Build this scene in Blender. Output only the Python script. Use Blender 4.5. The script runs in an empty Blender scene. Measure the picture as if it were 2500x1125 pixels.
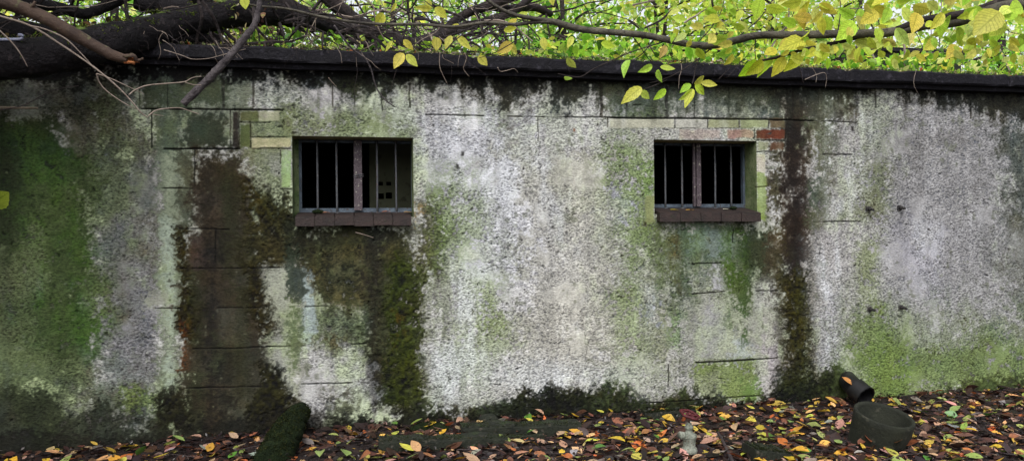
import bpy, math, random
import numpy as np
from mathutils import Vector, Matrix
random.seed(7)
SC = bpy.context.scene
COL = SC.collection
R = math.radians
# ---------------- camera ----------------
FPX = 1890.0; PW, PH = 2500.0, 1125.0
YAW, ROLL, PITCH = R(11.64), 0.010, 0.0055
DIST, EYE = 4.604, 1.08
cam_d = bpy.data.cameras.new("camera"); cam = bpy.data.objects.new("camera", cam_d); COL.objects.link(cam)
cam_d.sensor_width = 36.0; cam_d.lens = FPX / PW * 36.0; cam_d.clip_start = 0.05; cam_d.clip_end = 400
fwd = Vector((math.sin(YAW) * math.cos(PITCH), math.cos(YAW) * math.cos(PITCH), math.sin(PITCH)))
rt0 = Vector((math.cos(YAW), -math.sin(YAW), 0)); up0 = rt0.cross(fwd)
rt = rt0 * math.cos(ROLL) - up0 * math.sin(ROLL); up = up0 * math.cos(ROLL) + rt0 * math.sin(ROLL)
CAMP = Vector((0, -DIST, EYE))
cam.matrix_world = Matrix(((rt.x, up.x, -fwd.x, CAMP.x), (rt.y, up.y, -fwd.y, CAMP.y), (rt.z, up.z, -fwd.z, CAMP.z), (0, 0, 0, 1)))
SC.camera = cam
# ---------------- light ----------------
w = bpy.data.worlds.new("World"); SC.world = w; w.use_nodes = True
nt = w.node_tree; nt.nodes.clear()
sky = nt.nodes.new('ShaderNodeTexSky'); sky.sky_type = 'NISHITA'; sky.sun_disc = False
SUN_EL, SUN_AZ = R(50), R(200)
sky.sun_elevation = SUN_EL; sky.sun_rotation = SUN_AZ; sky.air_density = 1.0; sky.dust_density = 4.0; sky.ozone_density = 1.0
hs = nt.nodes.new('ShaderNodeHueSaturation'); hs.inputs['Saturation'].default_value = 0.22
bg = nt.nodes.new('ShaderNodeBackground'); bg.inputs['Strength'].default_value = 0.14
wo = nt.nodes.new('ShaderNodeOutputWorld')
nt.links.new(sky.outputs[0], hs.inputs['Color']); nt.links.new(hs.outputs[0], bg.inputs[0]); nt.links.new(bg.outputs[0], wo.inputs[0])
sd = bpy.data.lights.new("sun", 'SUN'); sd.energy = 1.2; sd.angle = R(25); sd.color = (1.0, 0.97, 0.93)
so = bpy.data.objects.new("sun", sd); COL.objects.link(so)
# direction to the sun: sky rotation is measured from +Y clockwise
sdir = Vector((math.sin(SUN_AZ) * math.cos(SUN_EL), math.cos(SUN_AZ) * math.cos(SUN_EL), math.sin(SUN_EL)))
so.rotation_euler = sdir.to_track_quat('Z', 'Y').to_euler()
SC.view_settings.view_transform = 'Standard'; SC.view_settings.look = 'None'
SC.view_settings.exposure = 0.9; SC.view_settings.gamma = 1.0
SC.cycles.max_bounces = 6; SC.cycles.transmission_bounces = 4; SC.cycles.transparent_max_bounces = 4

# ---------------- helpers ----------------
def ray(px, py):
    a = (px - PW / 2) / FPX; b = (PH / 2 - py) / FPX
    return fwd + rt * a + up * b
def at(px, py, Y=0.0):
    d = ray(px, py); t = (Y - CAMP.y) / d.y
    return CAMP + d * t
def atz(px, py, z):
    d = ray(px, py); t = (z - CAMP.z) / d.z
    return CAMP + d * t
def pxm(p):
    """metres per photo pixel at a point"""
    return (p - CAMP).dot(fwd) / FPX
def lin(c):
    return tuple(0.74 * (v / 255.0 / 12.92 if v <= 10 else ((v / 255.0 + 0.055) / 1.055) ** 2.4) for v in c)
_tabs = {}
def vnoise(x, y, seed):
    if seed not in _tabs: _tabs[seed] = np.random.default_rng(seed).random((256, 256)).astype(np.float32)
    t = _tabs[seed]
    xi = np.floor(x).astype(np.int32); yi = np.floor(y).astype(np.int32)
    fx = (x - xi).astype(np.float32); fy = (y - yi).astype(np.float32)
    fx = fx * fx * (3 - 2 * fx); fy = fy * fy * (3 - 2 * fy)
    x0 = xi & 255; x1 = (xi + 1) & 255; y0 = yi & 255; y1 = (yi + 1) & 255
    return (t[y0, x0] * (1 - fx) + t[y0, x1] * fx) * (1 - fy) + (t[y1, x0] * (1 - fx) + t[y1, x1] * fx) * fy
def fbm(x, y, o, seed):
    s = 0; a = 1.0; n = 0
    for i in range(o):
        s = s + a * vnoise(x * 2 ** i + 17.3 * i, y * 2 ** i + 5.1 * i, seed + i); n += a; a *= 0.55
    return s / n * 2 - 1
def sstep(a, b, x):
    t = np.clip((x - a) / (b - a), 0, 1); return t * t * (3 - 2 * t)

def mesh_obj(name, V, F, mat, parent=None, col=None, smooth=False):
    """V: list/array of verts, F: list of faces"""
    me = bpy.data.meshes.new(name)
    if isinstance(F, np.ndarray):
        n = F.shape[1]
        me.vertices.add(len(V)); me.vertices.foreach_set('co', np.asarray(V, np.float32).ravel())
        me.loops.add(F.size); me.loops.foreach_set('vertex_index', F.astype(np.int32).ravel())
        me.polygons.add(len(F)); me.polygons.foreach_set('loop_start', np.arange(0, F.size, n, dtype=np.int32))
        try: me.polygons.foreach_set('loop_total', np.full(len(F), n, dtype=np.int32))
        except Exception: pass
        me.update(calc_edges=True)
    else:
        me.from_pydata([tuple(v) for v in V], [], F); me.update()
    if smooth: me.polygons.foreach_set('use_smooth', np.ones(len(me.polygons), dtype=bool))
    if col is not None:
        ca = me.color_attributes.new("Col", 'FLOAT_COLOR', 'POINT')
        c = np.ones((len(me.vertices), 4), np.float32); c[:, :col.shape[1]] = col
        ca.data.foreach_set('color', c.ravel())
    me.materials.append(mat)
    o = bpy.data.objects.new(name, me); COL.objects.link(o)
    if parent: o.parent = parent
    return o
def tag(o, label=None, cat=None, group=None, kind=None):
    if label: o['label'] = label
    if cat: o['category'] = cat
    if group: o['group'] = group
    if kind: o['kind'] = kind
    return o
def empty(name, loc=(0, 0, 0)):
    o = bpy.data.objects.new(name, None); COL.objects.link(o); o.location = loc; o.empty_display_size = 0.1; return o
class MB:
    def __init__(s): s.v = []; s.f = []; s.c = []
    def box(s, x0, x1, y0, y1, z0, z1, j=0.0, c=(1, 1, 1)):
        b = len(s.v)
        for z in (z0, z1):
            for x, y in ((x0, y0), (x1, y0), (x1, y1), (x0, y1)):
                s.v.append(Vector((x + random.uniform(-j, j), y + random.uniform(-j, j), z + random.uniform(-j, j)))); s.c.append(c)
        for q in ((0, 3, 2, 1), (4, 5, 6, 7), (0, 1, 5, 4), (1, 2, 6, 5), (2, 3, 7, 6), (3, 0, 4, 7)): s.f.append(tuple(b + i for i in q))
        return s
    def tube(s, pts, rad, n=8, smooth=3, nz=0.12, c=(1, 1, 1), cap=True, seed=0):
        pts = [Vector(p) for p in pts]
        if isinstance(rad, (int, float)): rad = [rad] * len(pts)
        P = []; Q = []
        if smooth > 1 and len(pts) > 2:
            for i in range(len(pts) - 1):
                p0 = pts[max(i - 1, 0)]; p1 = pts[i]; p2 = pts[i + 1]; p3 = pts[min(i + 2, len(pts) - 1)]
                for k in range(smooth):
                    t = k / smooth
                    P.append(0.5 * ((2 * p1) + (p2 - p0) * t + (2 * p0 - 5 * p1 + 4 * p2 - p3) * t * t + (3 * p1 - p0 - 3 * p2 + p3) * t ** 3))
                    Q.append(rad[i] * (1 - t) + rad[i + 1] * t)
            P.append(pts[-1]); Q.append(rad[-1])
        else: P = pts; Q = list(rad)
        rr = random.Random(seed + len(s.v))
        b0 = len(s.v); ref = Vector((0.13, 0.2, 1)).normalized()
        for i, p in enumerate(P):
            d = (P[min(i + 1, len(P) - 1)] - P[max(i - 1, 0)]).normalized()
            a = d.cross(ref)
            if a.length < 0.05: a = d.cross(Vector((1, 0, 0)))
            a.normalize(); bb = d.cross(a); ref = bb if False else ref
            for k in range(n):
                an = 2 * math.pi * k / n; r = Q[i] * (1 + rr.uniform(-nz, nz))
                s.v.append(p + (a * math.cos(an) + bb * math.sin(an)) * r); s.c.append(c)
        for i in range(len(P) - 1):
            for k in range(n):
                q = b0 + i * n; s.f.append((q + k, q + (k + 1) % n, q + n + (k + 1) % n, q + n + k))
        if cap:
            s.f.append(tuple(b0 + k for k in reversed(range(n)))); q = b0 + (len(P) - 1) * n; s.f.append(tuple(q + k for k in range(n)))
        return s
    def lathe(s, base, prof, n=20, c=(1, 1, 1), M=None, nz=0.0):
        b0 = len(s.v); M = M or Matrix.Identity(3)
        for r, z in prof:
            for k in range(n):
                an = 2 * math.pi * k / n; q = r * (1 + random.uniform(-nz, nz))
                s.v.append(Vector(base) + M @ Vector((q * math.cos(an), q * math.sin(an), z))); s.c.append(c)
        for i in range(len(prof) - 1):
            for k in range(n):
                q = b0 + i * n; s.f.append((q + k, q + (k + 1) % n, q + n + (k + 1) % n, q + n + k))
        return s
    def build(s, name, mat, parent=None, smooth=False):
        return mesh_obj(name, s.v, s.f, mat, parent, np.array(s.c, np.float32), smooth)

# ---------------- materials ----------------
def nodes(name):
    m = bpy.data.materials.new(name); m.use_nodes = True; t = m.node_tree; b = t.nodes['Principled BSDF']
    return m, t, b
def N(t, typ, **kw):
    n = t.nodes.new(typ)
    for k, v in kw.items():
        if k in n.inputs: n.inputs[k].default_value = v
        else: setattr(n, k, v)
    return n
def mixmat(name, c1, c2, scale=8, rough=0.85, bump=0.4, bscale=40, c3=None, moss=None, spec=0.3, stretch=None, metal=0.0, attr=False, dist=0.01):
    """two-tone noise surface, optional third-colour spots, optional moss on upward faces"""
    m, t, b = nodes(name); L = t.links.new
    tc = N(t, 'ShaderNodeTexCoord'); mp = N(t, 'ShaderNodeMapping')
    if stretch: mp.inputs['Scale'].default_value = stretch
    L(tc.outputs['Object'], mp.inputs[0])
    n1 = N(t, 'ShaderNodeTexNoise', Scale=scale, Detail=6.0, Roughness=0.65); L(mp.outputs[0], n1.inputs['Vector'])
    r1 = N(t, 'ShaderNodeValToRGB'); r1.color_ramp.elements[0].position = 0.35; r1.color_ramp.elements[1].position = 0.65
    r1.color_ramp.elements[0].color = (*c1, 1); r1.color_ramp.elements[1].color = (*c2, 1); L(n1.outputs[0], r1.inputs[0])
    out = r1.outputs[0]
    if c3:
        n2 = N(t, 'ShaderNodeTexNoise', Scale=scale * 3.3, Detail=4.0); L(mp.outputs[0], n2.inputs['Vector'])
        r2 = N(t, 'ShaderNodeValToRGB'); r2.color_ramp.elements[0].position = 0.6; r2.color_ramp.elements[1].position = 0.68; L(n2.outputs[0], r2.inputs[0])
        mx = N(t, 'ShaderNodeMix', data_type='RGBA'); L(r2.outputs[0], mx.inputs[0]); L(out, mx.inputs[6]); mx.inputs[7].default_value = (*c3, 1); out = mx.outputs[2]
    if moss:
        g = N(t, 'ShaderNodeNewGeometry'); sp = N(t, 'ShaderNodeSeparateXYZ'); L(g.outputs['Normal'], sp.inputs[0])
        n3 = N(t, 'ShaderNodeTexNoise', Scale=14.0, Detail=5.0); L(tc.outputs['Object'], n3.inputs['Vector'])
        ad = N(t, 'ShaderNodeMath', operation='MULTIPLY_ADD'); L(n3.outputs[0], ad.inputs[0]); ad.inputs[1].default_value = 1.2; L(sp.outputs[2], ad.inputs[2])
        r3 = N(t, 'ShaderNodeValToRGB'); r3.color_ramp.elements[0].position = moss[1]; r3.color_ramp.elements[1].position = min(1.0, moss[1] + 0.12)
        s5 = N(t, 'ShaderNodeMath', operation='MULTIPLY'); L(ad.outputs[0], s5.inputs[0]); s5.inputs[1].default_value = 0.5; L(s5.outputs[0], r3.inputs[0])
        mx = N(t, 'ShaderNodeMix', data_type='RGBA'); L(r3.outputs[0], mx.inputs[0]); L(out, mx.inputs[6]); mx.inputs[7].default_value = (*moss[0], 1); out = mx.outputs[2]
    if attr:
        a = N(t, 'ShaderNodeAttribute', attribute_name='Col'); mx = N(t, 'ShaderNodeMix', data_type='RGBA', blend_type='MULTIPLY'); mx.inputs[0].default_value = 1
        L(out, mx.inputs[6]); L(a.outputs['Color'], mx.inputs[7]); out = mx.outputs[2]
    L(out, b.inputs['Base Color']); b.inputs['Roughness'].default_value = rough; b.inputs['Specular IOR Level'].default_value = spec; b.inputs['Metallic'].default_value = metal
    nb = N(t, 'ShaderNodeTexNoise', Scale=bscale, Detail=5.0, Roughness=0.6); L(mp.outputs[0], nb.inputs['Vector'])
    bp = N(t, 'ShaderNodeBump', Strength=bump, Distance=dist); L(nb.outputs[0], bp.inputs['Height']); L(bp.outputs[0], b.inputs['Normal'])
    return m
# ================= the building =================
bld = tag(empty('derelict_building', (1.4, 0, 0)), 'long low derelict hut with stained roughcast wall and two barred windows', 'building')
def part(o): o.parent = bld; o.matrix_parent_inverse = Matrix.Translation((-1.4, 0, 0)); return o

CT = at(1250, 137, -.088).z; CB = at(1250, 170, -.088).z; print('coping z', [round(at(a, b, -.088).z, 3) for a, b in ((350, 101), (1000, 127), (1250, 137), (1900, 160), (2490, 182))], CB)
TOPZ = CB + .02; BOTZ = -0.16; H = 0.004
ux = np.concatenate([np.arange(-4.6, -2.0, 0.03), np.arange(-2.0, 4.75, H), np.arange(4.75, 8.5, 0.03)])
uz = np.arange(BOTZ, TOPZ + H, H)
NX, NZ = len(ux), len(uz)
U, Z = np.meshgrid(ux, uz); U = U.ravel(); Z = Z.ravel()
# photo pixel of every wall vertex
dx = U - CAMP.x; dz = Z - CAMP.z; dy = 0 - CAMP.y
def dotv(v): return dx * v.x + dy * v.y + dz * v.z
zc = dotv(fwd); X = PW / 2 + FPX * dotv(rt) / zc; Y = PH / 2 - FPX * dotv(up) / zc
X = X.astype(np.float32); Y = Y.astype(np.float32)
n_big = fbm(U * 6, Z * 6, 5, 1)        # ragged outlines
n_mid = fbm(U * 22, Z * 22, 4, 9)
n_str = fbm(U * 26, Z * 2.2, 4, 21)    # drips running down
n_fin = fbm(U * 75, Z * 75, 3, 33)
grain = vnoise(U * 78, Z * 110, 41) * 0.55 + vnoise(U * 150 + 3, Z * 200, 42) * 0.45
def sdist(poly):
    """signed distance in photo pixels, negative inside"""
    P = np.array(poly, np.float32); d = np.full(X.shape, 1e9, np.float32); ins = np.zeros(X.shape, bool)
    n = len(P)
    for i in range(n):
        a = P[i]; b = P[(i + 1) % n]; e = b - a; wx = X - a[0]; wy = Y - a[1]
        t = np.clip((wx * e[0] + wy * e[1]) / max(float(e @ e), 1e-6), 0, 1)
        d = np.minimum(d, (wx - e[0] * t) ** 2 + (wy - e[1] * t) ** 2)
        c = (a[1] > Y) != (b[1] > Y)
        if a[1] != b[1]: ins ^= c & (X < (b[0] - a[0]) * (Y - a[1]) / (b[1] - a[1]) + a[0])
    d = np.sqrt(d); return np.where(ins, -d, d)
COLR = np.empty((len(U), 3), np.float32); COLR[:] = lin((186, 184, 180))
RGH = np.ones(len(U), np.float32)      # roughcast amplitude
MOS = np.zeros(len(U), np.float32)     # moss cover
DEP = np.zeros(len(U), np.float32)     # grooves / recesses in metres
def lay(col, poly, a=1.0, soft=18, rag=16, brk=0.0, strk=0.0, rough=None, moss=0.0, fine=10):
    """lay a stain: polygon in photo px, colour as seen, ragged by noise. brk breaks it up, strk makes it run down"""
    s = sdist(poly)
    if fine >= 6:      # growth and damp: wide, broken, mottled edge
        w_ = max(soft, 14)
        s = s + n_big * (rag * 2.0 + 10) + n_mid * (fine + w_ * .75) + n_fin * (8 + w_ * .35) + n_str * strk * 1.3
        m = 1 - sstep(-w_ * 1.1, w_ * 1.1, s); strong = 1 - sstep(-w_ * .35, w_ * .35, s + n_fin * 14)
        m = m * .45 + strong * .55
    else:
        s = s + n_big * rag * 1.6 + n_mid * (fine + 1) + n_fin * 2
        m = 1 - sstep(-soft / 2, soft / 2, s)
    if brk: m = m * sstep(-0.35, 0.35, n_mid * 1.2 + n_fin * 0.9 + (1 - 2 * brk))
    m = (m * a)[:, None]
    COLR[:] = COLR * (1 - m) + np.array(lin(col), np.float32) * m
    m = m[:, 0]
    if rough is not None: RGH[:] = RGH * (1 - m) + rough * m
    if moss: MOS[:] = np.maximum(MOS * (1 - m * 0.2), m * moss)
    else: MOS[:] = MOS * (1 - m * 0.6)
def box4(x0, y0, x1, y1): return [(x0, y0), (x1, y0), (x1, y1), (x0, y1)]
OUT = -900
# ---- broad tone of the render
lay((206, 204, 204), [(1010, 200), (1480, 210), (1500, 330), (1560, 420), (1560, 960), (1040, 980), (1020, 560), (1020, 330)], 0.8, 60, 30)
lay((214, 214, 222), [(1030, 300), (1300, 300), (1330, 500), (1480, 560), (1470, 720), (1200, 700), (1080, 560), (1040, 430)], 0.6, 70, 40)
lay((186, 182, 166), [(1240, 380), (1450, 380), (1540, 640), (1560, 930), (1250, 900), (1300, 600)], 0.6, 80, 40)
lay((214, 212, 206), [(1040, 860), (1400, 900), (1600, 880), (1600, 985), (1060, 1000)], 0.6, 50, 30)
lay((165, 163, 164), [(2090, 230), (3500, 230), (3500, 960), (2120, 900), (2110, 600)], 0.9, 50, 20)
lay((138, 136, 138), [(170, 330), (400, 380), (400, 960), (240, 940), (190, 760), (220, 520)], 1, 40, 25)
lay((150, 150, 142), [(330, 280), (420, 330), (440, 700), (330, 600)], 0.5, 60, 30)
lay((118, 122, 104), [(OUT, 180), (190, 300), (230, 700), (250, 960), (OUT, 980)], 1, 60, 30)
# ---- left: algae, wet dark and painted edge darkening
lay((104, 118, 88), [(60, 600), (140, 430), (260, 900), (330, 1000), (60, 980), (20, 760)], 0.8, 70, 30, brk=0.35)
lay((88, 88, 74), [(300, 180), (340, 260), (390, 560), (330, 600), (300, 420)], 0.35, 40, 25, strk=14)
lay((98, 94, 76), [(120, 190), (345, 190), (340, 300), (420, 380), (330, 420), (260, 380), (190, 500), (120, 480)], 0.85, 50, 25, brk=0.2)
lay((56, 84, 38), [(70, 430), (130, 340), (190, 430), (215, 560), (195, 760), (240, 800), (232, 870), (150, 880), (92, 830), (100, 600), (95, 500), (60, 540)], 1, 26, 12, brk=0.12, moss=0.35, rough=0.6)
lay((50, 72, 38), [(OUT, 260), (120, 270), (205, 400), (200, 470), (120, 470), (60, 600), (OUT, 700)], 0.95, 50, 22, brk=0.1, moss=0.3, rough=0.6)
lay((30, 36, 24), [(OUT, 300), (60, 330), (110, 440), (50, 540), (OUT, 640)], 0.85, 70, 26)  # vignette at the far left edge put into the wall colour
lay((60, 62, 50), [(OUT, 180), (330, 170), (340, 240), (200, 300), (OUT, 285)], 0.75, 50, 20, brk=0.15)
lay((108, 110, 106), [(150, 205), (230, 200), (260, 230), (150, 240), (100, 262), (-60, 262), (-60, 215), (60, 200)], 0.7, 26, 14)
lay((168, 170, 160), box4(28, 262, 92, 286), 0.9, 5, 2, rough=0.2)
lay((134, 146, 124), [(OUT, 830), (60, 840), (110, 900), (60, 945), (OUT, 960)], 0.9, 30, 20, rough=0.4)
lay((128, 136, 128), [(200, 850), (330, 840), (400, 960), (330, 1010), (230, 960)], 0.5, 50, 30, brk=0.35)
lay((128, 148, 62), [(290, 940), (385, 960), (385, 1010), (310, 1010)], 0.75, 26, 16, brk=0.3)
lay((44, 50, 34), [(OUT, 950), (40, 958), (110, 940), (160, 985), (280, 1010), (360, 1030), (420, 960), (440, 1300), (OUT, 1300)], 0.95, 30, 22, brk=0.12, moss=0.5, rough=0.7)
lay((30, 33, 22), [(OUT, 1010), (200, 1030), (420, 1020), (440, 1300), (OUT, 1300)], 0.7, 40, 20, moss=0.4)
lay((62, 72, 52), [(OUT, 200), (120, 260), (260, 330), (250, 700), (150, 900), (OUT, 960)], 0.35, 120, 30, brk=.2)
lay((70, 76, 62), [(OUT, 930), (200, 930), (430, 990), (430, 1100), (OUT, 1100)], 0.5, 60, 20, brk=.2)
lay((96, 104, 88), [(200, 350), (330, 380), (390, 640), (300, 800), (220, 600)], 0.4, 60, 26, brk=.4)
# ---- soft damp haloes round the heavy stains
lay((112, 112, 84), [(400, 360), (640, 340), (720, 420), (730, 700), (720, 1060), (400, 1060)], 0.55, 90, 14, strk=16)
lay((110, 112, 84), [(670, 540), (1060, 520), (1070, 1010), (700, 1010)], 0.5, 90, 14, strk=24)
lay((124, 116, 104), [(1870, 200), (2010, 200), (2020, 1000), (1870, 1000)], 0.6, 70, 10, strk=14)
lay((130, 140, 108), [(1560, 530), (1910, 530), (1905, 780), (1600, 800)], 0.5, 70, 14, strk=24)
lay((92, 122, 56), [(40, 330), (230, 400), (260, 860), (60, 880)], 0.5, 100, 20, brk=.2)
# ---- exposed blocks left of the first window
lay((124, 130, 112), [(345, 200), (620, 180), (620, 366), (480, 366), (440, 960), (380, 960), (392, 560), (380, 366)], 0.9, 10, 5, rough=0.45)
lay((150, 158, 136), [(396, 366), (436, 366), (436, 960), (396, 900), (386, 700), (398, 560)], 1, 14, 8, rough=0.22)
lay((182, 194, 176), [(402, 540), (430, 545), (432, 700), (424, 960), (400, 960), (410, 760), (402, 650)], 0.75, 16, 8, strk=8, rough=0.3)
lay((160, 160, 148), [(355, 725), (395, 712), (420, 722), (418, 750), (358, 755)], 1, 5, 4, rough=0.1)
lay((70, 78, 56), [(340, 165), (560, 165), (560, 266), (340, 266)], 0.9, 16, 8, brk=0.12, rough=0.3)
lay((92, 100, 78), [(372, 270), (445, 270), (440, 360), (400, 366), (372, 360)], 0.8, 18, 8, brk=0.15, rough=0.4)
lay((54, 60, 46), [(446, 270), (563, 270), (563, 362), (446, 362)], 0.95, 8, 4, rough=0.25)
lay((72, 84, 66), [(470, 300), (510, 290), (520, 330), (490, 345)], 0.6, 22, 10)
lay((84, 86, 68), [(438, 366), (475, 366), (475, 556), (436, 556)], 0.9, 12, 5, rough=0.3)
lay((60, 53, 42), [(474, 366), (600, 366), (625, 430), (640, 560), (655, 650), (665, 1090), (436, 1090), (440, 560), (474, 556)], 1, 26, 8, rough=0.35)
lay((58, 58, 38), [(480, 366), (600, 366), (610, 470), (560, 520), (540, 440)], 0.6, 40, 20, brk=0.3)
lay((66, 64, 46), [(560, 560), (640, 560), (650, 740), (560, 740)], 0.6, 40, 20, brk=0.3)
lay((60, 60, 36), [(440, 640), (500, 640), (500, 850), (440, 860)], 0.6, 30, 20, brk=0.35, moss=.4)
lay((56, 56, 40), [(560, 860), (650, 860), (650, 1040), (560, 1040)], 0.6, 40, 20, brk=0.3)
lay((86, 74, 64), [(480, 470), (560, 480), (560, 545), (490, 550)], 0.5, 30, 14, brk=0.3)
lay((92, 76, 70), [(455, 580), (500, 570), (505, 640), (470, 650)], 0.7, 22, 10, brk=0.2)
lay((78, 76, 64), [(532, 754), (600, 752), (610, 845), (536, 848)], 0.8, 12, 8, rough=0.3)
lay((64, 62, 52), [(450, 856), (635, 852), (640, 945), (440, 948)], 0.7, 10, 6)
lay((96, 94, 76), [(520, 960), (640, 960), (640, 1030), (540, 1035)], 0.4, 30, 12, brk=0.4)
lay((34, 30, 28), [(500, 560), (528, 560), (526, 740), (534, 860), (530, 1060), (495, 1060), (500, 860), (512, 700)], 0.75, 18, 8)
lay((62, 56, 20), [(432, 560), (452, 556), (462, 600), (452, 640), (470, 700), (480, 760), (470, 830), (436, 850), (432, 760), (448, 700), (436, 640)], 1, 18, 8, brk=0.2, moss=1, fine=8)
lay((120, 68, 28), [(440, 790), (462, 790), (462, 900), (440, 900), (432, 850)], 0.75, 12, 10, brk=0.35, moss=0.6)
lay((44, 40, 20), [(385, 950), (470, 955), (455, 1040), (395, 1030)], 0.95, 18, 12, brk=0.15, moss=0.8)
# ---- between blocks and window: pale render, bricks
lay((178, 180, 172), [(620, 190), (735, 190), (745, 300), (690, 310), (615, 268)], 0.9, 22, 14)
lay((130, 134, 112), [(585, 265), (712, 265), (712, 460), (690, 470), (590, 400)], 0.9, 14, 8, rough=0.7)
lay((196, 192, 196), [(640, 205), (730, 200), (760, 262), (800, 330), (1010, 330), (1010, 230), (960, 200), (830, 210), (740, 180)], 0.75, 28, 16, strk=8)
lay((128, 132, 98), [(690, 250), (820, 280), (960, 265), (1000, 300), (960, 328), (700, 328)], 0.7, 36, 16, brk=0.3)
lay((168, 168, 162), [(640, 366), (700, 366), (690, 445), (650, 430)], 0.6, 18, 8)
lay((190, 186, 166), box4(632, 271, 682, 295), 1, 4, 2, fine=2, rough=0.06)
lay((100, 102, 72), box4(586, 272, 630, 296), 1, 4, 2, fine=2, rough=0.1)
lay((88, 98, 66), box4(586, 304, 610, 360), 1, 4, 2, fine=2, rough=0.12)
lay((196, 186, 156), box4(615, 337, 711, 361), 1, 3, 1.5, fine=1.5, rough=0.05)
lay((158, 180, 132), box4(686, 368, 712, 460), 1, 4, 3, fine=2, rough=0.08)
lay((190, 200, 176), [(692, 372), (706, 372), (702, 415), (694, 410)], 0.8, 6, 3)
lay((44, 38, 36), box4(567, 272, 584, 362), 0.95, 4, 2, fine=2, rough=0.2)
# ---- olive moss mass
lay((62, 56, 20), [(585, 430), (610, 425), (640, 450), (690, 465), (715, 465), (716, 560), (700, 640), (640, 650), (600, 640), (610, 540), (596, 470)], 1, 26, 12, fine=10, brk=0.12, moss=1)
lay((96, 78, 30), [(600, 440), (680, 470), (700, 520), (640, 540), (610, 500)], 0.5, 30, 16, brk=0.5, moss=0.9)
lay((60, 62, 34), [(1012, 470), (1060, 500), (1095, 560), (1070, 640), (1020, 640), (1005, 560), (1012, 520)], 0.9, 24, 14, brk=0.15, moss=0.6)
lay((96, 116, 58), [(1015, 450), (1090, 470), (1130, 540), (1080, 600), (1060, 520)], 0.65, 40, 20, brk=0.3)
lay((84, 66, 44), [(640, 560), (715, 560), (705, 650), (650, 660)], 0.6, 26, 12, brk=0.3, moss=0.4)
lay((64, 60, 36), [(600, 545), (720, 550), (720, 650), (690, 660), (640, 655), (600, 660)], 0.9, 20, 12, brk=0.1, moss=0.6)
# ---- under the first sill
lay((66, 66, 44), [(700, 556), (1005, 550), (1030, 640), (1025, 880), (1050, 990), (900, 1000), (890, 860), (880, 760), (780, 740), (740, 660), (705, 640)], 1, 20, 12, brk=0.08, strk=8, moss=0.55, rough=0.8)
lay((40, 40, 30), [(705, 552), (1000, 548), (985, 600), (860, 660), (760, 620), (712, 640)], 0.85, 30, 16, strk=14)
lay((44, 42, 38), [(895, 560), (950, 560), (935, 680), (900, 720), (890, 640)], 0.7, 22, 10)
lay((92, 84, 40), [(760, 600), (880, 590), (890, 740), (800, 730)], 0.4, 40, 20, brk=0.55, moss=0.6, strk=20)
lay((104, 100, 72), [(760, 600), (890, 590), (900, 760), (800, 760)], 0.6, 40, 20, brk=0.35, strk=20)
lay((52, 46, 34), [(890, 680), (935, 700), (930, 1000), (890, 990)], 0.7, 20, 10, strk=12, moss=0.5)
lay((58, 66, 18), [(960, 600), (1005, 630), (1028, 670), (1025, 880), (1045, 985), (950, 985), (935, 800), (940, 660)], 0.95, 18, 10, brk=0.08, moss=1)
lay((110, 74, 36), [(950, 740), (990, 760), (985, 860), (945, 880)], 0.35, 24, 14, brk=0.6, moss=0.7)
lay((110, 122, 92), [(750, 740), (900, 750), (890, 850), (780, 860), (740, 800)], 0.75, 30, 14, brk=0.25, strk=10)
lay((166, 168, 150), [(640, 660), (720, 640), (740, 760), (740, 980), (690, 960), (650, 850), (640, 760)], 1, 14, 10, strk=8, rough=0.35)
lay((188, 200, 198), [(737, 660), (752, 690), (768, 760), (752, 860), (738, 860), (742, 760)], 0.9, 10, 6, strk=8, rough=0.3)
lay((186, 186, 180), [(655, 800), (705, 820), (715, 960), (680, 900)], 0.6, 26, 12)
lay((196, 194, 192), [(728, 850), (860, 850), (900, 900), (910, 1020), (745, 1030), (735, 960)], 0.95, 20, 14, brk=0.12)
lay((52, 60, 46), [(700, 600), (728, 610), (736, 700), (728, 745), (714, 740), (702, 680)], 0.9, 12, 6, strk=8)
lay((108, 120, 84), [(712, 745), (734, 745), (730, 850), (724, 935), (710, 930)], 0.9, 10, 4)
lay((74, 66, 34), [(790, 960), (850, 930), (870, 990), (820, 1020)], 0.7, 16, 14, brk=0.4, moss=0.8)
lay((96, 74, 34), [(790, 820), (840, 820), (830, 880), (800, 880)], 0.7, 14, 12, brk=0.4, moss=0.8)
lay((52, 46, 20), [(612, 640), (640, 660), (652, 740), (672, 800), (640, 850), (610, 760), (600, 690)], 1, 20, 8, fine=8, brk=0.2, moss=1)
lay((50, 48, 24), [(640, 890), (690, 905), (730, 980), (750, 1100), (600, 1100), (610, 980), (640, 940)], 1, 22, 10, fine=8, brk=0.1, moss=1)
# ---- centre panel tints
lay((120, 140, 82), [(1060, 560), (1110, 440), (1180, 470), (1190, 580), (1120, 640), (1060, 620)], 0.5, 60, 30, brk=0.35)
lay((150, 168, 96), [(1150, 700), (1205, 700), (1210, 800), (1150, 810)], 0.6, 40, 20, brk=0.35)
lay((160, 172, 128), [(1070, 780), (1220, 770), (1250, 850), (1180, 950), (1080, 950)], 0.55, 60, 30, brk=0.35)
lay((160, 172, 128), [(1230, 240), (1330, 260), (1300, 420), (1240, 400)], 0.3, 60, 30, brk=0.35)
lay((140, 150, 116), [(1110, 262), (1230, 262), (1220, 300), (1080, 300)], 0.5, 26, 16, brk=0.3)
lay((116, 142, 70), [(1480, 350), (1590, 350), (1592, 560), (1560, 700), (1500, 720), (1510, 600), (1490, 480)], 0.7, 50, 20, brk=0.35, strk=10)
lay((110, 150, 50), [(1570, 400), (1596, 400), (1596, 480), (1570, 480)], 0.6, 22, 10, brk=0.3)
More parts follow.
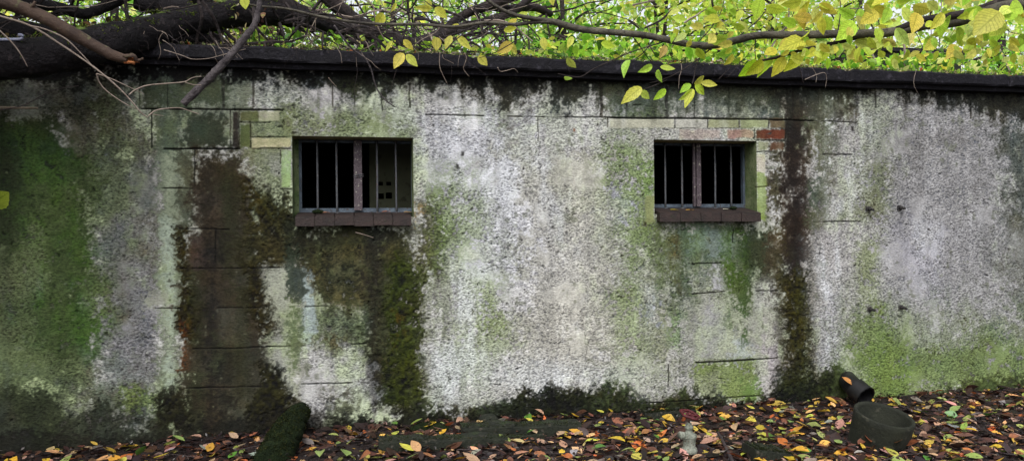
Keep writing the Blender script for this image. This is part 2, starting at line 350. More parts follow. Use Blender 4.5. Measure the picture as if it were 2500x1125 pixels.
lay((140, 160, 96), [(1490, 700), (1570, 720), (1600, 860), (1530, 860), (1490, 800)], 0.5, 50, 22, brk=0.4)
lay((150, 142, 128), [(1580, 640), (1640, 700), (1650, 900), (1590, 900)], 0.5, 40, 20, brk=0.3)
lay((206, 208, 222), [(1500, 470), (1540, 480), (1540, 540), (1505, 540)], 0.7, 26, 12)
lay((206, 208, 222), [(1570, 690), (1590, 700), (1606, 790), (1580, 790)], 0.7, 16, 8)
lay((106, 146, 84), [(1630, 760), (1665, 760), (1660, 850), (1635, 850)], 0.6, 20, 10, brk=0.25)
lay((186, 190, 196), [(1480, 215), (1530, 215), (1530, 290), (1490, 285)], 0.3, 30, 10)
lay((216, 218, 218), [(1050, 870), (1500, 900), (1600, 900), (1500, 950), (1250, 945), (1060, 975)], 0.55, 40, 20, brk=.2)
# ---- below the second window
lay((84, 96, 70), [(1590, 545), (1900, 540), (1900, 640), (1880, 690), (1700, 700), (1620, 690), (1590, 620)], 0.9, 60, 14, brk=0.15, strk=30, rough=0.55)
lay((176, 178, 172), [(1600, 620), (1700, 640), (1760, 640), (1700, 720), (1640, 760)], 0.6, 40, 10, strk=40, brk=.2)
lay((132, 150, 132), [(1660, 560), (1720, 555), (1720, 600), (1680, 620), (1660, 600)], 0.9, 14, 10, rough=0.4)
lay((136, 148, 142), [(1740, 575), (1790, 560), (1800, 600), (1780, 640), (1730, 620)], 0.8, 14, 10, rough=0.4)
lay((52, 58, 40), [(1795, 545), (1895, 545), (1890, 620), (1870, 680), (1830, 640), (1800, 600)], 0.9, 20, 12, strk=8)
lay((92, 62, 36), [(1630, 570), (1660, 568), (1660, 630), (1635, 630)], 0.8, 12, 8, brk=0.2, moss=0.5)
lay((92, 78, 62), [(1865, 560), (1912, 560), (1910, 680), (1870, 690)], 0.8, 16, 8, brk=0.15)
lay((178, 178, 168), [(1700, 710), (1800, 715), (1850, 690), (1905, 690), (1900, 960), (1850, 960), (1850, 890), (1690, 890)], 1, 18, 12, rough=0.5, strk=8)
lay((206, 198, 200), [(1850, 690), (1900, 690), (1905, 820), (1895, 960), (1852, 950), (1862, 800)], 0.9, 18, 8, rough=0.8)
lay((200, 198, 202), [(1732, 650), (1762, 650), (1766, 712), (1736, 712)], 0.95, 14, 8, rough=0.3)
lay((196, 194, 196), [(1730, 730), (1770, 740), (1765, 870), (1705, 870), (1712, 800)], 0.7, 18, 8)
lay((206, 208, 218), [(1780, 820), (1815, 820), (1850, 880), (1790, 880)], 0.8, 10, 6, rough=0.2)
lay((74, 98, 40), [(1762, 640), (1790, 640), (1825, 690), (1832, 740), (1826, 830), (1806, 830), (1808, 740), (1780, 710)], 0.85, 12, 8, brk=0.12, strk=6)
lay((92, 104, 84), [(1625, 640), (1690, 645), (1690, 720), (1640, 720)], 0.8, 16, 10)
lay((96, 84, 66), [(1645, 675), (1668, 680), (1665, 712), (1645, 710)], 0.7, 12, 6)
lay((142, 156, 100), [(1690, 885), (1842, 878), (1850, 970), (1700, 985)], 1, 6, 4, brk=0.15, rough=0.7)
lay((186, 186, 170), [(1690, 925), (1740, 920), (1760, 980), (1700, 985)], 0.6, 26, 14, brk=0.3)
lay((126, 154, 88), [(1815, 935), (1850, 930), (1852, 985), (1815, 985)], 0.9, 8, 5, rough=0.2)
lay((104, 128, 66), [(1565, 560), (1595, 545), (1600, 640), (1570, 640)], 0.6, 20, 10, brk=0.3)
# ---- dark pier
lay((66, 66, 44), [(1870, 340), (1910, 340), (1915, 560), (1880, 560)], 0.9, 16, 8, brk=0.1, moss=0.4, rough=0.5)
lay((52, 42, 36), [(1905, 190), (1975, 190), (1980, 560), (1960, 700), (1912, 690), (1900, 560)], 1, 30, 8, rough=0.4, strk=8)
lay((34, 29, 27), [(1922, 190), (1948, 190), (1950, 500), (1938, 700), (1925, 700)], 0.65, 18, 6)
lay((94, 102, 80), [(1978, 300), (2035, 300), (2030, 560), (1985, 560)], 0.8, 20, 10, brk=0.15, rough=0.4)
lay((66, 60, 24), [(1905, 680), (1975, 660), (1978, 760), (1985, 850), (2000, 960), (1990, 1010), (1895, 1010), (1905, 930), (1915, 850), (1905, 760)], 1, 24, 10, fine=8, brk=0.1, moss=1)
lay((78, 74, 30), [(1915, 690), (1970, 690), (1975, 860), (1925, 860)], 0.45, 26, 16, brk=0.5, moss=1)
lay((58, 60, 24), [(1900, 900), (1985, 880), (2000, 1010), (1890, 1010)], 0.7, 24, 12, moss=1)
# ---- right of the pier
lay((204, 200, 200), [(2100, 250), (2130, 300), (2090, 380), (2060, 470), (2000, 600), (1990, 700), (2000, 900), (2050, 890), (2050, 700), (2120, 620), (2140, 560), (2060, 520)], 0.7, 36, 14)
lay((200, 198, 204), [(2010, 700), (2055, 700), (2060, 860), (2040, 900), (2000, 900)], 0.7, 20, 10)
lay((104, 114, 60), [(2080, 380), (2170, 400), (2165, 535), (2080, 540), (2070, 480)], 0.65, 34, 16, brk=0.3)
lay((118, 128, 92), [(2110, 280), (2180, 290), (2180, 400), (2090, 380)], 0.5, 40, 16, brk=0.3)
lay((122, 136, 70), [(2080, 580), (2150, 580), (2150, 760), (2090, 760)], 0.65, 30, 14, brk=0.35)
lay((110, 132, 58), [(2060, 780), (2150, 760), (2200, 830), (2500, 820), (3500, 860), (3500, 1000), (2100, 1000), (2070, 900)], 0.75, 50, 20, brk=0.28)
lay((116, 140, 66), [(2070, 850), (2160, 830), (2230, 900), (2200, 985), (2130, 980)], 0.75, 30, 16, brk=0.15)
lay((100, 112, 84), [(2230, 860), (2400, 800), (3500, 800), (3500, 930), (2260, 960)], 0.45, 50, 20, brk=0.2)
lay((70, 78, 66), [(2440, 290), (3500, 280), (3500, 560), (2470, 560)], 0.85, 60, 24)  # right-edge vignette painted into the wall colour
lay((96, 102, 92), [(2420, 500), (3500, 500), (3500, 800), (2450, 760)], 0.6, 70, 24, brk=0.15)
lay((196, 194, 206), [(2190, 560), (2300, 580), (2300, 740), (2200, 720)], 0.4, 60, 24)
lay((116, 112, 108), [(2180, 290), (2360, 300), (2350, 380), (2200, 400)], 0.5, 60, 24, brk=0.25)
# ---- washed-down dirt under the coping, with the coping's shadow painted in
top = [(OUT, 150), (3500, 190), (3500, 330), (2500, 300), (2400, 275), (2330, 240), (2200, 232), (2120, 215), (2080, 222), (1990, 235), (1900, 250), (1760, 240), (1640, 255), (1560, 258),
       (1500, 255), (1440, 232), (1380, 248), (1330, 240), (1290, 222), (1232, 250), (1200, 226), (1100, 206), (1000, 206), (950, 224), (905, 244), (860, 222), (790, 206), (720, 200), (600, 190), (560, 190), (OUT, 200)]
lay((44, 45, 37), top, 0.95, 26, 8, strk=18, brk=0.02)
lay((15, 15, 15), [(x, (y if y < 192 else 192 + (y - 192) * 0.40) - 4) for x, y in top], 0.95, 30, 6, strk=10)  # near-black inner band: coping shadow put into the colour
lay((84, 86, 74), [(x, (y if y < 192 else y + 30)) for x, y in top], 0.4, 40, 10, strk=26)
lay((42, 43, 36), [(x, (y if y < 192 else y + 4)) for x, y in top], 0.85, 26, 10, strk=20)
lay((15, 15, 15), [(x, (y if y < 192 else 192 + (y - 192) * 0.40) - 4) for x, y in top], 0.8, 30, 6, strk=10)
lay((15, 15, 15), [(OUT, 150), (3500, 190), (3500, 262), (2500, 236), (2100, 213), (1500, 200), (900, 186), (560, 182), (OUT, 182)], 0.8, 26, 4)  # dark strip painted where the coping shades the wall
lay((96, 104, 88), [(1460, 215), (1860, 225), (1900, 285), (1640, 285), (1480, 284)], 0.6, 22, 8, strk=8, rough=0.35)
lay((92, 92, 78), [(1990, 235), (2080, 230), (2080, 296), (1990, 292)], 0.8, 14, 5, rough=0.3)
lay((34, 33, 28), [(900, 190), (925, 190), (915, 245), (895, 235)], 0.6, 14, 5)
lay((46, 44, 38), [(2060, 235), (2068, 235), (2066, 275), (2058, 280)], 0.8, 6, 3)
# ---- base moss and splash line
base = [(1000, 1000), (1050, 985), (1120, 1002), (1200, 985), (1240, 958), (1280, 952), (1310, 966), (1370, 948), (1410, 935), (1450, 950), (1480, 935), (1520, 942), (1560, 968), (1590, 978), (1620, 966),
        (1690, 945), (1730, 962), (1760, 980), (1800, 988), (1850, 980), (1895, 965), (1990, 918), (2040, 900), (2075, 930), (2140, 985), (2200, 988), (2260, 968), (2310, 936), (2360, 925), (2420, 918), (3500, 900), (3500, 1300), (740, 1300), (740, 1035), (900, 1020)]
lay((38, 42, 22), base, 1, 7, 6, fine=14, brk=0.10, moss=1, rough=0.8)
lay((98, 112, 88), [(1060, 960), (1230, 960), (1260, 1000), (1060, 1010)], 0.45, 26, 14, brk=0.5)
lay((72, 68, 34), [(1440, 935), (1720, 950), (1720, 1000), (1440, 1000)], 0.4, 26, 14, brk=0.55, moss=0.9)
lay((22, 24, 14), [(x, y + 22) for x, y in base], 0.75, 26, 8, moss=0.9)
lay((34, 32, 26), [(436, 1040), (740, 1000), (900, 1020), (1180, 1008), (1900, 1000), (1900, 1300), (OUT, 1300), (OUT, 1075), (300, 1060)], 0.8, 12, 6, moss=0.3)
lay((168, 170, 160), [(700, 925), (716, 940), (706, 950)], 0.6, 5, 2)
# ---- drips below the second window and through the block column
for x_, y1_, w_, c_ in ((1612, 700, 9, (88, 104, 62)), (1640, 760, 8, (96, 104, 70)), (1672, 690, 10, (80, 96, 60)), (1700, 740, 7, (104, 120, 76)), (1778, 800, 8, (84, 112, 50)), (1815, 850, 9, (78, 104, 44)), (1850, 720, 10, (62, 66, 44)), (1880, 760, 9, (72, 62, 48)), (1900, 820, 8, (80, 74, 50))):
    lay(c_, [(x_ - w_, 560), (x_ + w_, 560), (x_ + w_ * .7, y1_), (x_ - w_ * .4, y1_)], 0.65, 22, 3, strk=6, brk=.08, fine=6)
for x_, y0_, y1_, w_, c_ in ((505, 380, 620, 14, (34, 32, 26)), (560, 420, 700, 16, (46, 48, 28)), (480, 700, 1000, 14, (38, 40, 24)), (590, 700, 960, 16, (52, 54, 34)), (545, 860, 1040, 14, (36, 36, 28)), (800, 560, 780, 12, (44, 46, 28)), (850, 560, 820, 12, (52, 54, 30)), (905, 600, 960, 14, (40, 38, 28))):
    lay(c_, [(x_ - w_, y0_), (x_ + w_, y0_), (x_ + w_ * .7, y1_), (x_ - w_ * .5, y1_)], 0.6, 30, 4, strk=8, brk=.12, fine=6)
# ---- wide thin algae washes
lay((132, 150, 92), [(2040, 720), (2200, 760), (3500, 740), (3500, 1000), (2050, 1000)], 0.45, 130, 24, brk=.12)
lay((138, 152, 104), [(1040, 400), (1180, 420), (1240, 620), (1200, 960), (1060, 960), (1030, 640)], 0.42, 110, 24, brk=.25)
lay((138, 154, 100), [(1470, 300), (1600, 300), (1620, 700), (1680, 960), (1480, 960), (1500, 600)], 0.42, 110, 24, brk=.25)
lay((128, 144, 92), [(620, 250), (1010, 250), (1010, 330), (620, 400)], 0.4, 60, 20, brk=.25)
# ---- bricks round the second window
for a_, b_, c_ in ((1487, 1645, (188, 186, 168)), (1651, 1726, (192, 190, 180)), (1731, 1803, (164, 166, 132)), (1808, 1876, (160, 164, 130)), (1880, 1916, (112, 96, 74))):
    lay(c_, box4(a_, 290, b_, 312), 0.95, 4, 1.5, fine=2, rough=0.08)
lay((180, 166, 158), box4(1660, 317, 1760, 338), 0.8, 5, 3, fine=3, rough=0.3)
lay((172, 128, 114), box4(1774, 317, 1841, 339), 0.75, 4, 2, fine=3, rough=0.08)
lay((112, 62, 46), box4(1845, 317, 1916, 340), 1, 4, 2, fine=2, brk=0.04, rough=0.08)
lay((104, 74, 56), box4(1878, 346, 1914, 368), 0.9, 5, 2, fine=3, rough=0.1)
lay((158, 158, 134), box4(1850, 346, 1875, 368), 0.9, 4, 2, fine=3, rough=0.1)
lay((196, 188, 170), box4(1848, 375, 1869, 428), 1, 4, 2, fine=3, rough=0.08)
lay((140, 156, 92), box4(1848, 420, 1870, 540), 1, 6, 3, fine=3, rough=0.1)
lay((150, 156, 112), box4(1577, 478, 1598, 543), 1, 5, 3, fine=3, rough=0.1)
lay((150, 128, 96), [(1016, 520), (1028, 505), (1034, 520), (1022, 548), (1014, 548)], 0.95, 4, 2, rough=0.1)
lay((140, 128, 96), [(1012, 500), (1020, 498), (1018, 548), (1012, 548)], 0.9, 4, 2, rough=0.1)
for a_, b_, r_ in ((1402, 318, 6), (1278, 410, 4), (1118, 405, 5), (1105, 278, 4), (1130, 375, 4), (1118, 330, 3), (2082, 314, 5), (1575, 545, 3)):
    lay((40, 32, 26) if a_ != 1402 else (128, 84, 56), box4(a_ - r_ * .5, b_ - r_, a_ + r_ * .5, b_ + r_), 0.9, 5, 3, fine=3)
# ---- joints between blocks
def groove(pts, wpx=2.2, dep=0.009, col=(22, 20, 17), a=0.95, wob=2.0, gap=0.0):
    d = np.full(X.shape, 1e9, np.float32)
    for (x0, y0), (x1, y1) in zip(pts[:-1], pts[1:]):
        ex, ey = x1 - x0, y1 - y0; wx = X + n_mid * wob - x0; wy = Y + n_big * wob - y0
        t = np.clip((wx * ex + wy * ey) / (ex * ex + ey * ey + 1e-6), 0, 1)
        d = np.minimum(d, np.hypot(wx - ex * t, wy - ey * t))
    m = (1 - sstep(wpx * 0.45, wpx * 1.15, d)) * (sstep(-0.5, 0.1, n_big + n_mid * .6 - gap) if gap is not None else 1)
    DEP[:] = np.minimum(DEP, -dep * m); COLR[:] = COLR * (1 - (m * a)[:, None]) + np.array(lin(col), np.float32) * (m * a)[:, None]
for g in ([(345, 266), (460, 267), (585, 269)], [(585, 269), (690, 269)], [(1480, 287), (1640, 289), (1850, 291)], [(1850, 291), (1985, 294)], [(400, 363), (585, 364)], [(1700, 885), (1780, 881), (1842, 877)]):
    groove(g, 2.6, gap=None)
for g in ([(370, 268), (371, 360)], [(1040, 280), (1310, 285), (1480, 287)], [(1985, 294), (2092, 299)], [(475, 366), (475, 455)], [(395, 459), (475, 460)], [(436, 558), (560, 560)], [(527, 560), (525, 640)],
          [(440, 655), (700, 653)], [(532, 751), (632, 750)], [(380, 752), (440, 752)], [(470, 851), (552, 850)], [(550, 850), (650, 847)], [(650, 846), (745, 843)], [(745, 748), (800, 746)], [(830, 841), (892, 838)], [(455, 947), (640, 942)],
          [(1842, 877), (1896, 874)], [(1570, 983), (1700, 975), (1890, 962)], [(1846, 710), (1898, 709)], [(1690, 718), (1770, 712)], [(2010, 377), (2080, 378)],
          [(1985, 541), (2100, 541)], [(735, 937), (860, 934)], [(1760, 642), (1690, 644)], [(1633, 890), (1632, 945)], [(1790, 560), (1790, 590)]):
    groove(g, 1.8, 0.006, gap=-0.15)
for x_, y0, y1, wd in ((340, 170, 266, 3), (408, 175, 265, 2), (545, 172, 266, 6), (618, 185, 262, 5), (735, 235, 250, 2), (812, 195, 262, 3), (866, 235, 262, 2), (932, 235, 270, 3), (1000, 205, 262, 4), (1287, 200, 235, 3), (1363, 205, 284, 4),
                       (1468, 208, 284, 7), (1530, 210, 286, 5), (1628, 215, 288, 7), (1695, 215, 285, 2), (1780, 215, 288, 2.5), (1935, 200, 294, 5), (1998, 222, 294, 2), (2090, 226, 299, 2), (2138, 225, 262, 4), (2370, 250, 290, 4), (1313, 288, 345, 2)):
    groove([(x_, y0), (x_ + 1, y1)], wd * 0.7, 0.006, (40, 38, 33), 0.8, gap=-0.2)
for g in ([(563, 270), (563, 362)], [(584, 270), (584, 362)], [(586, 299), (660, 299)], [(612, 302), (612, 360)], [(614, 335), (700, 335)], [(614, 363), (712, 363)], [(685, 368), (685, 400)], [(685, 462), (712, 462)],
          [(1484, 288), (1484, 310)], [(1648, 290), (1648, 312)], [(1728, 290), (1728, 312)], [(1806, 290), (1805, 312)], [(1878, 292), (1877, 312)], [(1843, 315), (1843, 342)], [(1846, 343), (1918, 344)], [(1848, 371), (1880, 371)], [(1848, 456), (1872, 455)], [(1918, 316), (1918, 342)]):
    groove(g, 1.6, 0.005, (44, 40, 32), 0.85, gap=-0.35)
groove([(1640, 314), (1840, 314)], 1.5, 0.004, (120, 116, 104), 0.6)
# bald trowelled patches, weathered pits and hairline cracks
bald = sstep(.22, .38, fbm(U * 4.6 + 3, Z * 4.2, 5, 501)) * sstep(.5, .9, RGH)
RGH *= 1 - .78 * bald; COLR *= (1 + .10 * bald)[:, None]
pv = vnoise(U * 34 + 1, Z * 34, 511) * .6 + vnoise(U * 90, Z * 90, 512) * .4
pits = sstep(.80, .86, pv) * sstep(.3, .6, RGH) * (Y > 250)
COLR *= (1 - .5 * pits)[:, None]; DEP -= .006 * pits
for g in ([(1310, 345), (1318, 420), (1306, 500), (1322, 560)], [(1180, 640), (1230, 655), (1290, 650)], [(2240, 470), (2300, 455), (2350, 462), (2400, 450)], [(1420, 760), (1432, 830), (1426, 900)], [(250, 620), (300, 640), (360, 636)]):
    groove(g, 1.0, 0.003, (70, 68, 62), 0.6, wob=9, gap=-.1)
# ---- roughcast speckle: hollows between the stones painted dark as shade
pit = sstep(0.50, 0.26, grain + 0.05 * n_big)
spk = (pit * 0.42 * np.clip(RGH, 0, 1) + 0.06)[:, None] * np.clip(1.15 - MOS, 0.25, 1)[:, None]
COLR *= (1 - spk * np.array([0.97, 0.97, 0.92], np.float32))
COLR *= (1 + 0.30 * n_mid + 0.14 * n_fin + 0.16 * n_str + 0.12 * n_big)[:, None]
# flecks: bare chips in the dark growth, specks of growth on the pale render
lum = COLR @ np.array([.3, .55, .15], np.float32); v1 = vnoise(U * 48, Z * 62, 301); v2 = vnoise(U * 30 + 9, Z * 36, 302)
f1 = (sstep(.78, .92, v1 * .7 + v2 * .4) * sstep(.16, .06, lum) * sstep(0, .6, n_mid + n_fin * .6) * .34 * sstep(-.4, .3, n_big + .3))[:, None]
COLR = COLR * (1 - f1) + np.array(lin((146, 146, 124)), np.float32) * f1
v3 = vnoise(U * 38 + 5, Z * 30, 303); f2 = (sstep(.74, .9, v3 * .6 + v1 * .2 + n_big * .35 + .12) * sstep(.10, .25, lum) * .55)[:, None]
COLR = COLR * (1 - f2) + np.array(lin((92, 98, 70)), np.float32) * f2
hue = (fbm(U * 9, Z * 7, 4, 311) * sstep(.22, .05, lum) * .35)[:, None]
COLR *= 1 + hue * np.array([.55, .1, -.55], np.float32)
# thin algae bloom and chalky patches
zone = np.interp(X, [-500, 150, 420, 700, 980, 1120, 1400, 1600, 1900, 2050, 2300, 3000], [.95, .95, .75, .65, .66, .26, .26, .5, .38, .42, .4, .75]) + np.interp(Y, [180, 300, 700, 860, 960], [.12, 0, 0, .22, .35]) * (X > 1900)
alg = (sstep(.0, .55, fbm(U * 3.1, Z * 2.3, 5, 201) + n_mid * .4 + n_str * .25 - .25 + zone * .45) * zone)[:, None] * 0.78
lumc = (COLR @ np.array([.3, .55, .15], np.float32))[:, None]
COLR = COLR * (1 - alg) + (lumc * np.array([0.75, 0.94, 0.42], np.float32)) * alg
chk = (sstep(.05, .6, fbm(U * 4.2, Z * 2.8, 5, 221) + n_str * .3) * np.interp(X, [0, 600, 980, 1100, 1500, 1640, 1960, 2010, 2110, 2300, 2500], [0, .1, .5, .8, .8, .3, .3, .9, .7, .25, .1]) * sstep(.08, .3, lum))[:, None] * .55
COLR = COLR * (1 - chk) + np.array(lin((236, 238, 244)), np.float32) * chk
run_ = fbm(U * 11, Z * .7, 4, 231) + .5 * fbm(U * 30, Z * 1.6, 3, 235)
COLR *= (1 + .24 * run_ * np.interp(Y, [170, 260, 700, 1000], [1.2, 1, .6, .5]))[:, None]
g_ = (COLR @ np.array([.3, .55, .15], np.float32))[:, None]
COLR = g_ + (COLR - g_) * 1.08
COLR *= np.array([0.755, 0.772, 0.785], np.float32)
mosv = vnoise(U * 60, Z * 60, 77)[:, None]; mcol = vnoise(U * 25, Z * 25, 78)[:, None]
COLR *= (1 - 0.42 * MOS[:, None]) * (1 + MOS[:, None] * ((mosv - 0.5) * 1.5 + (mcol - .5) * 0.7))
COLR = COLR * np.interp(X, [0, 500, 1000, 1500, 2100, 2500], [1, 1, 1.04, 1.04, 1.0, 1.0])[:, None].astype(np.float32); COLR = np.clip(1.11 * np.maximum(COLR, 0.001) ** 1.03, 0.003, 0.9)
COLR = np.concatenate([COLR, np.clip(RGH * (1 - .2 * np.clip(MOS, 0, 1)) * (1 + .35 * fbm(U * 2.5, Z * 2.5, 4, 401)), 0, 1)[:, None]], 1)
# ---- relief (towards the camera is -y)
hgt = (grain - 0.5) * 0.007 * RGH + n_mid * 0.0022 + n_big * 0.004 + DEP + MOS * (0.003 + 0.009 * (fbm(U * 40, Z * 40, 3, 55) * 0.5 + 0.5) + 0.006 * mosv[:, 0])
# window openings
def snapx(v): return ux[np.argmin(abs(ux - v))]
def snapz(v): return uz[np.argmin(abs(uz - v))]
WIN = []
for (xl, xr, yt, yb, xm) in ((713, 1010, 334, 530, 860), (1597, 1847, 342, 522, 1720)):
    WIN.append((snapx(at(xl, 430).x), snapx(at(xr, 430).x), snapz(at(xm, yb).z), snapz(at(xm, yt).z)))
keep = np.ones((NZ - 1, NX - 1), bool)
for (a, b, c, d) in WIN:
    ix = (ux[:-1] > a - 1e-5) & (ux[1:] < b + 1e-5); iz = (uz[:-1] > c - 1e-5) & (uz[1:] < d + 1e-5)
    keep[np.ix_(iz, ix)] = False
    near = (U > a - .012) & (U < b + .012) & (Z > c - .012) & (Z < d + .012)
    hgt[near] *= 0.35
ii, jj = np.nonzero(keep); q0 = ii * NX + jj
F = np.stack([q0, q0 + 1, q0 + NX + 1, q0 + NX], 1)
V = np.stack([U, -hgt, Z], 1)

m_wall, t, b = nodes('roughcast_render'); L = t.links.new
a_ = N(t, 'ShaderNodeAttribute', attribute_name='Col'); tc = N(t, 'ShaderNodeTexCoord')
mp = N(t, 'ShaderNodeMapping'); mp.inputs['Rotation'].default_value = (0, R(-14), 0); mp.inputs['Scale'].default_value = (0.62, 1, 1.15); L(tc.outputs['Object'], mp.inputs[0])
n1 = N(t, 'ShaderNodeTexNoise', Scale=105.0, Detail=3.0, Roughness=0.6); L(mp.outputs[0], n1.inputs['Vector'])
mr = N(t, 'ShaderNodeMapRange'); L(n1.outputs[0], mr.inputs[0]); mr.inputs[1].default_value = .36; mr.inputs[2].default_value = .56; mr.inputs[3].default_value = .42; mr.inputs[4].default_value = 1.16  # grain hollows darkened in colour, as shade between the stones
one = N(t, 'ShaderNodeMapRange'); L(n1.outputs[0], one.inputs[0]); one.inputs[1].default_value = .3; one.inputs[2].default_value = .7; one.inputs[3].default_value = .80; one.inputs[4].default_value = 1.15
mf = N(t, 'ShaderNodeMix', data_type='FLOAT'); L(a_.outputs['Alpha'], mf.inputs[0]); L(one.outputs[0], mf.inputs[2]); L(mr.outputs[0], mf.inputs[3])
mx = N(t, 'ShaderNodeMix', data_type='RGBA', blend_type='MULTIPLY'); mx.inputs[0].default_value = 1; L(a_.outputs['Color'], mx.inputs[6]); L(mf.outputs[0], mx.inputs[7])
L(mx.outputs[2], b.inputs['Base Color']); b.inputs['Roughness'].default_value = 0.9; b.inputs['Specular IOR Level'].default_value = 0.15
bp = N(t, 'ShaderNodeBump', Strength=0.8, Distance=0.005); L(n1.outputs[0], bp.inputs['Height']); L(bp.outputs[0], b.inputs['Normal'])
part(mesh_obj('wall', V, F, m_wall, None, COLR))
print('wall verts', len(V), 'windows', WIN)
# ---- coping / roof slab, reveals, windows, room
m_cop = mixmat('wet_dark_coping', lin((17, 16, 21)), lin((27, 26, 33)), scale=9, bump=0.7, bscale=60, rough=0.65, c3=lin((48, 46, 54)), spec=0.12)
m_stone = mixmat('inner_masonry', lin((92, 98, 72)), lin((58, 66, 44)), scale=7, bump=0.5, bscale=60, c3=lin((120, 118, 96)))
m_reveal = mixmat('mossy_reveal', lin((70, 94, 46)), lin((122, 130, 96)), scale=12, bump=0.6, bscale=70, c3=lin((52, 48, 34)))
m_soffit = mixmat('reveal_soffit', lin((140, 136, 104)), lin((176, 170, 136)), scale=14, bump=0.5, bscale=70)  # lightened: ground bounce put into the soffit colour
m_roof = mixmat('roof_felt', lin((52, 50, 42)), lin((70, 74, 50)), scale=5, bump=0.6, bscale=40, moss=(lin((96, 120, 40)), 0.72))
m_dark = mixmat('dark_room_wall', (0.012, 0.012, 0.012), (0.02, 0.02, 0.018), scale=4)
m_panel = mixmat('green_plaster_partition', lin((138, 142, 116)), lin((122, 126, 102)), scale=6, bump=0.2, c3=lin((104, 108, 88)))
m_iron = mixmat('grey_painted_iron', lin((62, 66, 72)), lin((88, 90, 94)), scale=30, bump=0.5, bscale=120, rough=0.6, c3=lin((84, 60, 52)))
m_rail = mixmat('blue_grey_window_rail', lin((52, 62, 74)), lin((84, 96, 108)), scale=16, bump=0.4, bscale=100, rough=0.6, c3=lin((60, 48, 44)))
m_mull = mixmat('flaking_maroon_paint', lin((64, 54, 60)), lin((84, 74, 80)), scale=20, bump=0.5, bscale=90, rough=0.6, c3=lin((150, 146, 136)))
m_sill = mixmat('wet_maroon_brick', lin((34, 27, 27)), lin((54, 41, 38)), scale=16, bump=0.6, bscale=90, rough=0.7, c3=lin((44, 42, 32)))
X0, X1, YB = -4.6, 8.5, 3.4
# coping: a weathered slab edge built as a strip with an uneven arris
rx = np.arange(X0 - .05, X1 + .05, 0.02); n = len(rx)
e1 = fbm(rx * 6, rx * 0 + 1, 4, 61) * 0.012; e2 = fbm(rx * 9, rx * 0 + 4, 5, 65) * 0.012
for xj in (-1.9, -.62, .71, 1.93, 3.2, 4.45): e1 = e1 + .016 * np.exp(-((rx - xj) / .018) ** 2); e2 = e2 - .012 * np.exp(-((rx - xj) / .03) ** 2); e3 = fbm(rx * 7, rx * 0 + 8, 4, 67) * 0.005
ring = [(0.03, CB - 0.028), (-0.045, CB - 0.03), (-0.05, CB - 0.002), (-0.082, CB), (-0.088, CB + 0.01), (-0.088, CT - 0.012), (-0.076, CT), (0.10, CT + 0.004), (0.10, CB)]
V2 = []; 
for k, (yy, zz) in enumerate(ring):
    o1 = e1 if k in (4, 5, 6) else e3 * .6; o2 = e2 if k >= 5 else e3
    V2.append(np.stack([rx, np.full(n, yy) + o1, np.full(n, zz) + o2], 1))
V2 = np.concatenate(V2); F2 = []
for k in range(len(ring) - 1):
    for i in range(n - 1): F2.append((k * n + i, k * n + i + 1, (k + 1) * n + i + 1, (k + 1) * n + i))
part(mesh_obj('coping', V2, F2, m_cop))
mb = MB().box(X0, X1, 0.10, YB, CT - 0.09, CT - 0.01); part(mb.build('roof', m_roof))
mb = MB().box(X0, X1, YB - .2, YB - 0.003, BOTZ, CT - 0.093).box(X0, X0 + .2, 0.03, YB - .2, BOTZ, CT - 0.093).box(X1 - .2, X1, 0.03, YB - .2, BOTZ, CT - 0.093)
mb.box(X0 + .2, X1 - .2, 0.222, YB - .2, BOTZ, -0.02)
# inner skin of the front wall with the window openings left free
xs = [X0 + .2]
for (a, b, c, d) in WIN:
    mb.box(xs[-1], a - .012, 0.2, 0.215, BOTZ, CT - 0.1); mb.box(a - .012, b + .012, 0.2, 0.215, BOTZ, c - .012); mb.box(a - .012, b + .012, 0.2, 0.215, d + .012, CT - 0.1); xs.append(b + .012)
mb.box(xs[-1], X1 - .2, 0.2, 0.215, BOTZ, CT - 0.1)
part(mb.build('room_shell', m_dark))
# partition seen through the first window, with four square holes
pc = at(902, 450, 0.9); pz = at(930, 460, 0.9)
PY = 0.9
def hole(px0, py0, px1, py1):
    a = at(px0, py1, PY); b = at(px1, py0, PY); return a.x, b.x, a.z, b.z
hs_ = [hole(923, 444, 935, 453), hole(943, 444, 955, 453), hole(923, 472, 937, 486), hole(942, 470, 957, 485)]
pxs = sorted({pc.x, pc.x + 1.3} | {v for h in hs_ for v in h[:2]}); pzs = sorted({0.0, CT - .12} | {v for h in hs_ for v in h[2:]})
mb = MB()
for i in range(len(pxs) - 1):
    for j in range(len(pzs) - 1):
        cx, cz = (pxs[i] + pxs[i + 1]) / 2, (pzs[j] + pzs[j + 1]) / 2
        if any(h[0] < cx < h[1] and h[2] < cz < h[3] for h in hs_): continue
        b0 = len(mb.v)
        for (x, z) in ((pxs[i], pzs[j]), (pxs[i + 1], pzs[j]), (pxs[i + 1], pzs[j + 1]), (pxs[i], pzs[j + 1])): mb.v.append(Vector((x, PY, z))); mb.c.append((1, 1, 1))
        mb.f.append((b0, b0 + 1, b0 + 2, b0 + 3))
part(mb.build('partition', m_panel))
m_leafsill = mixmat('dead_leaf', lin((150, 120, 70)), lin((190, 160, 90)), scale=40, bump=0.2)

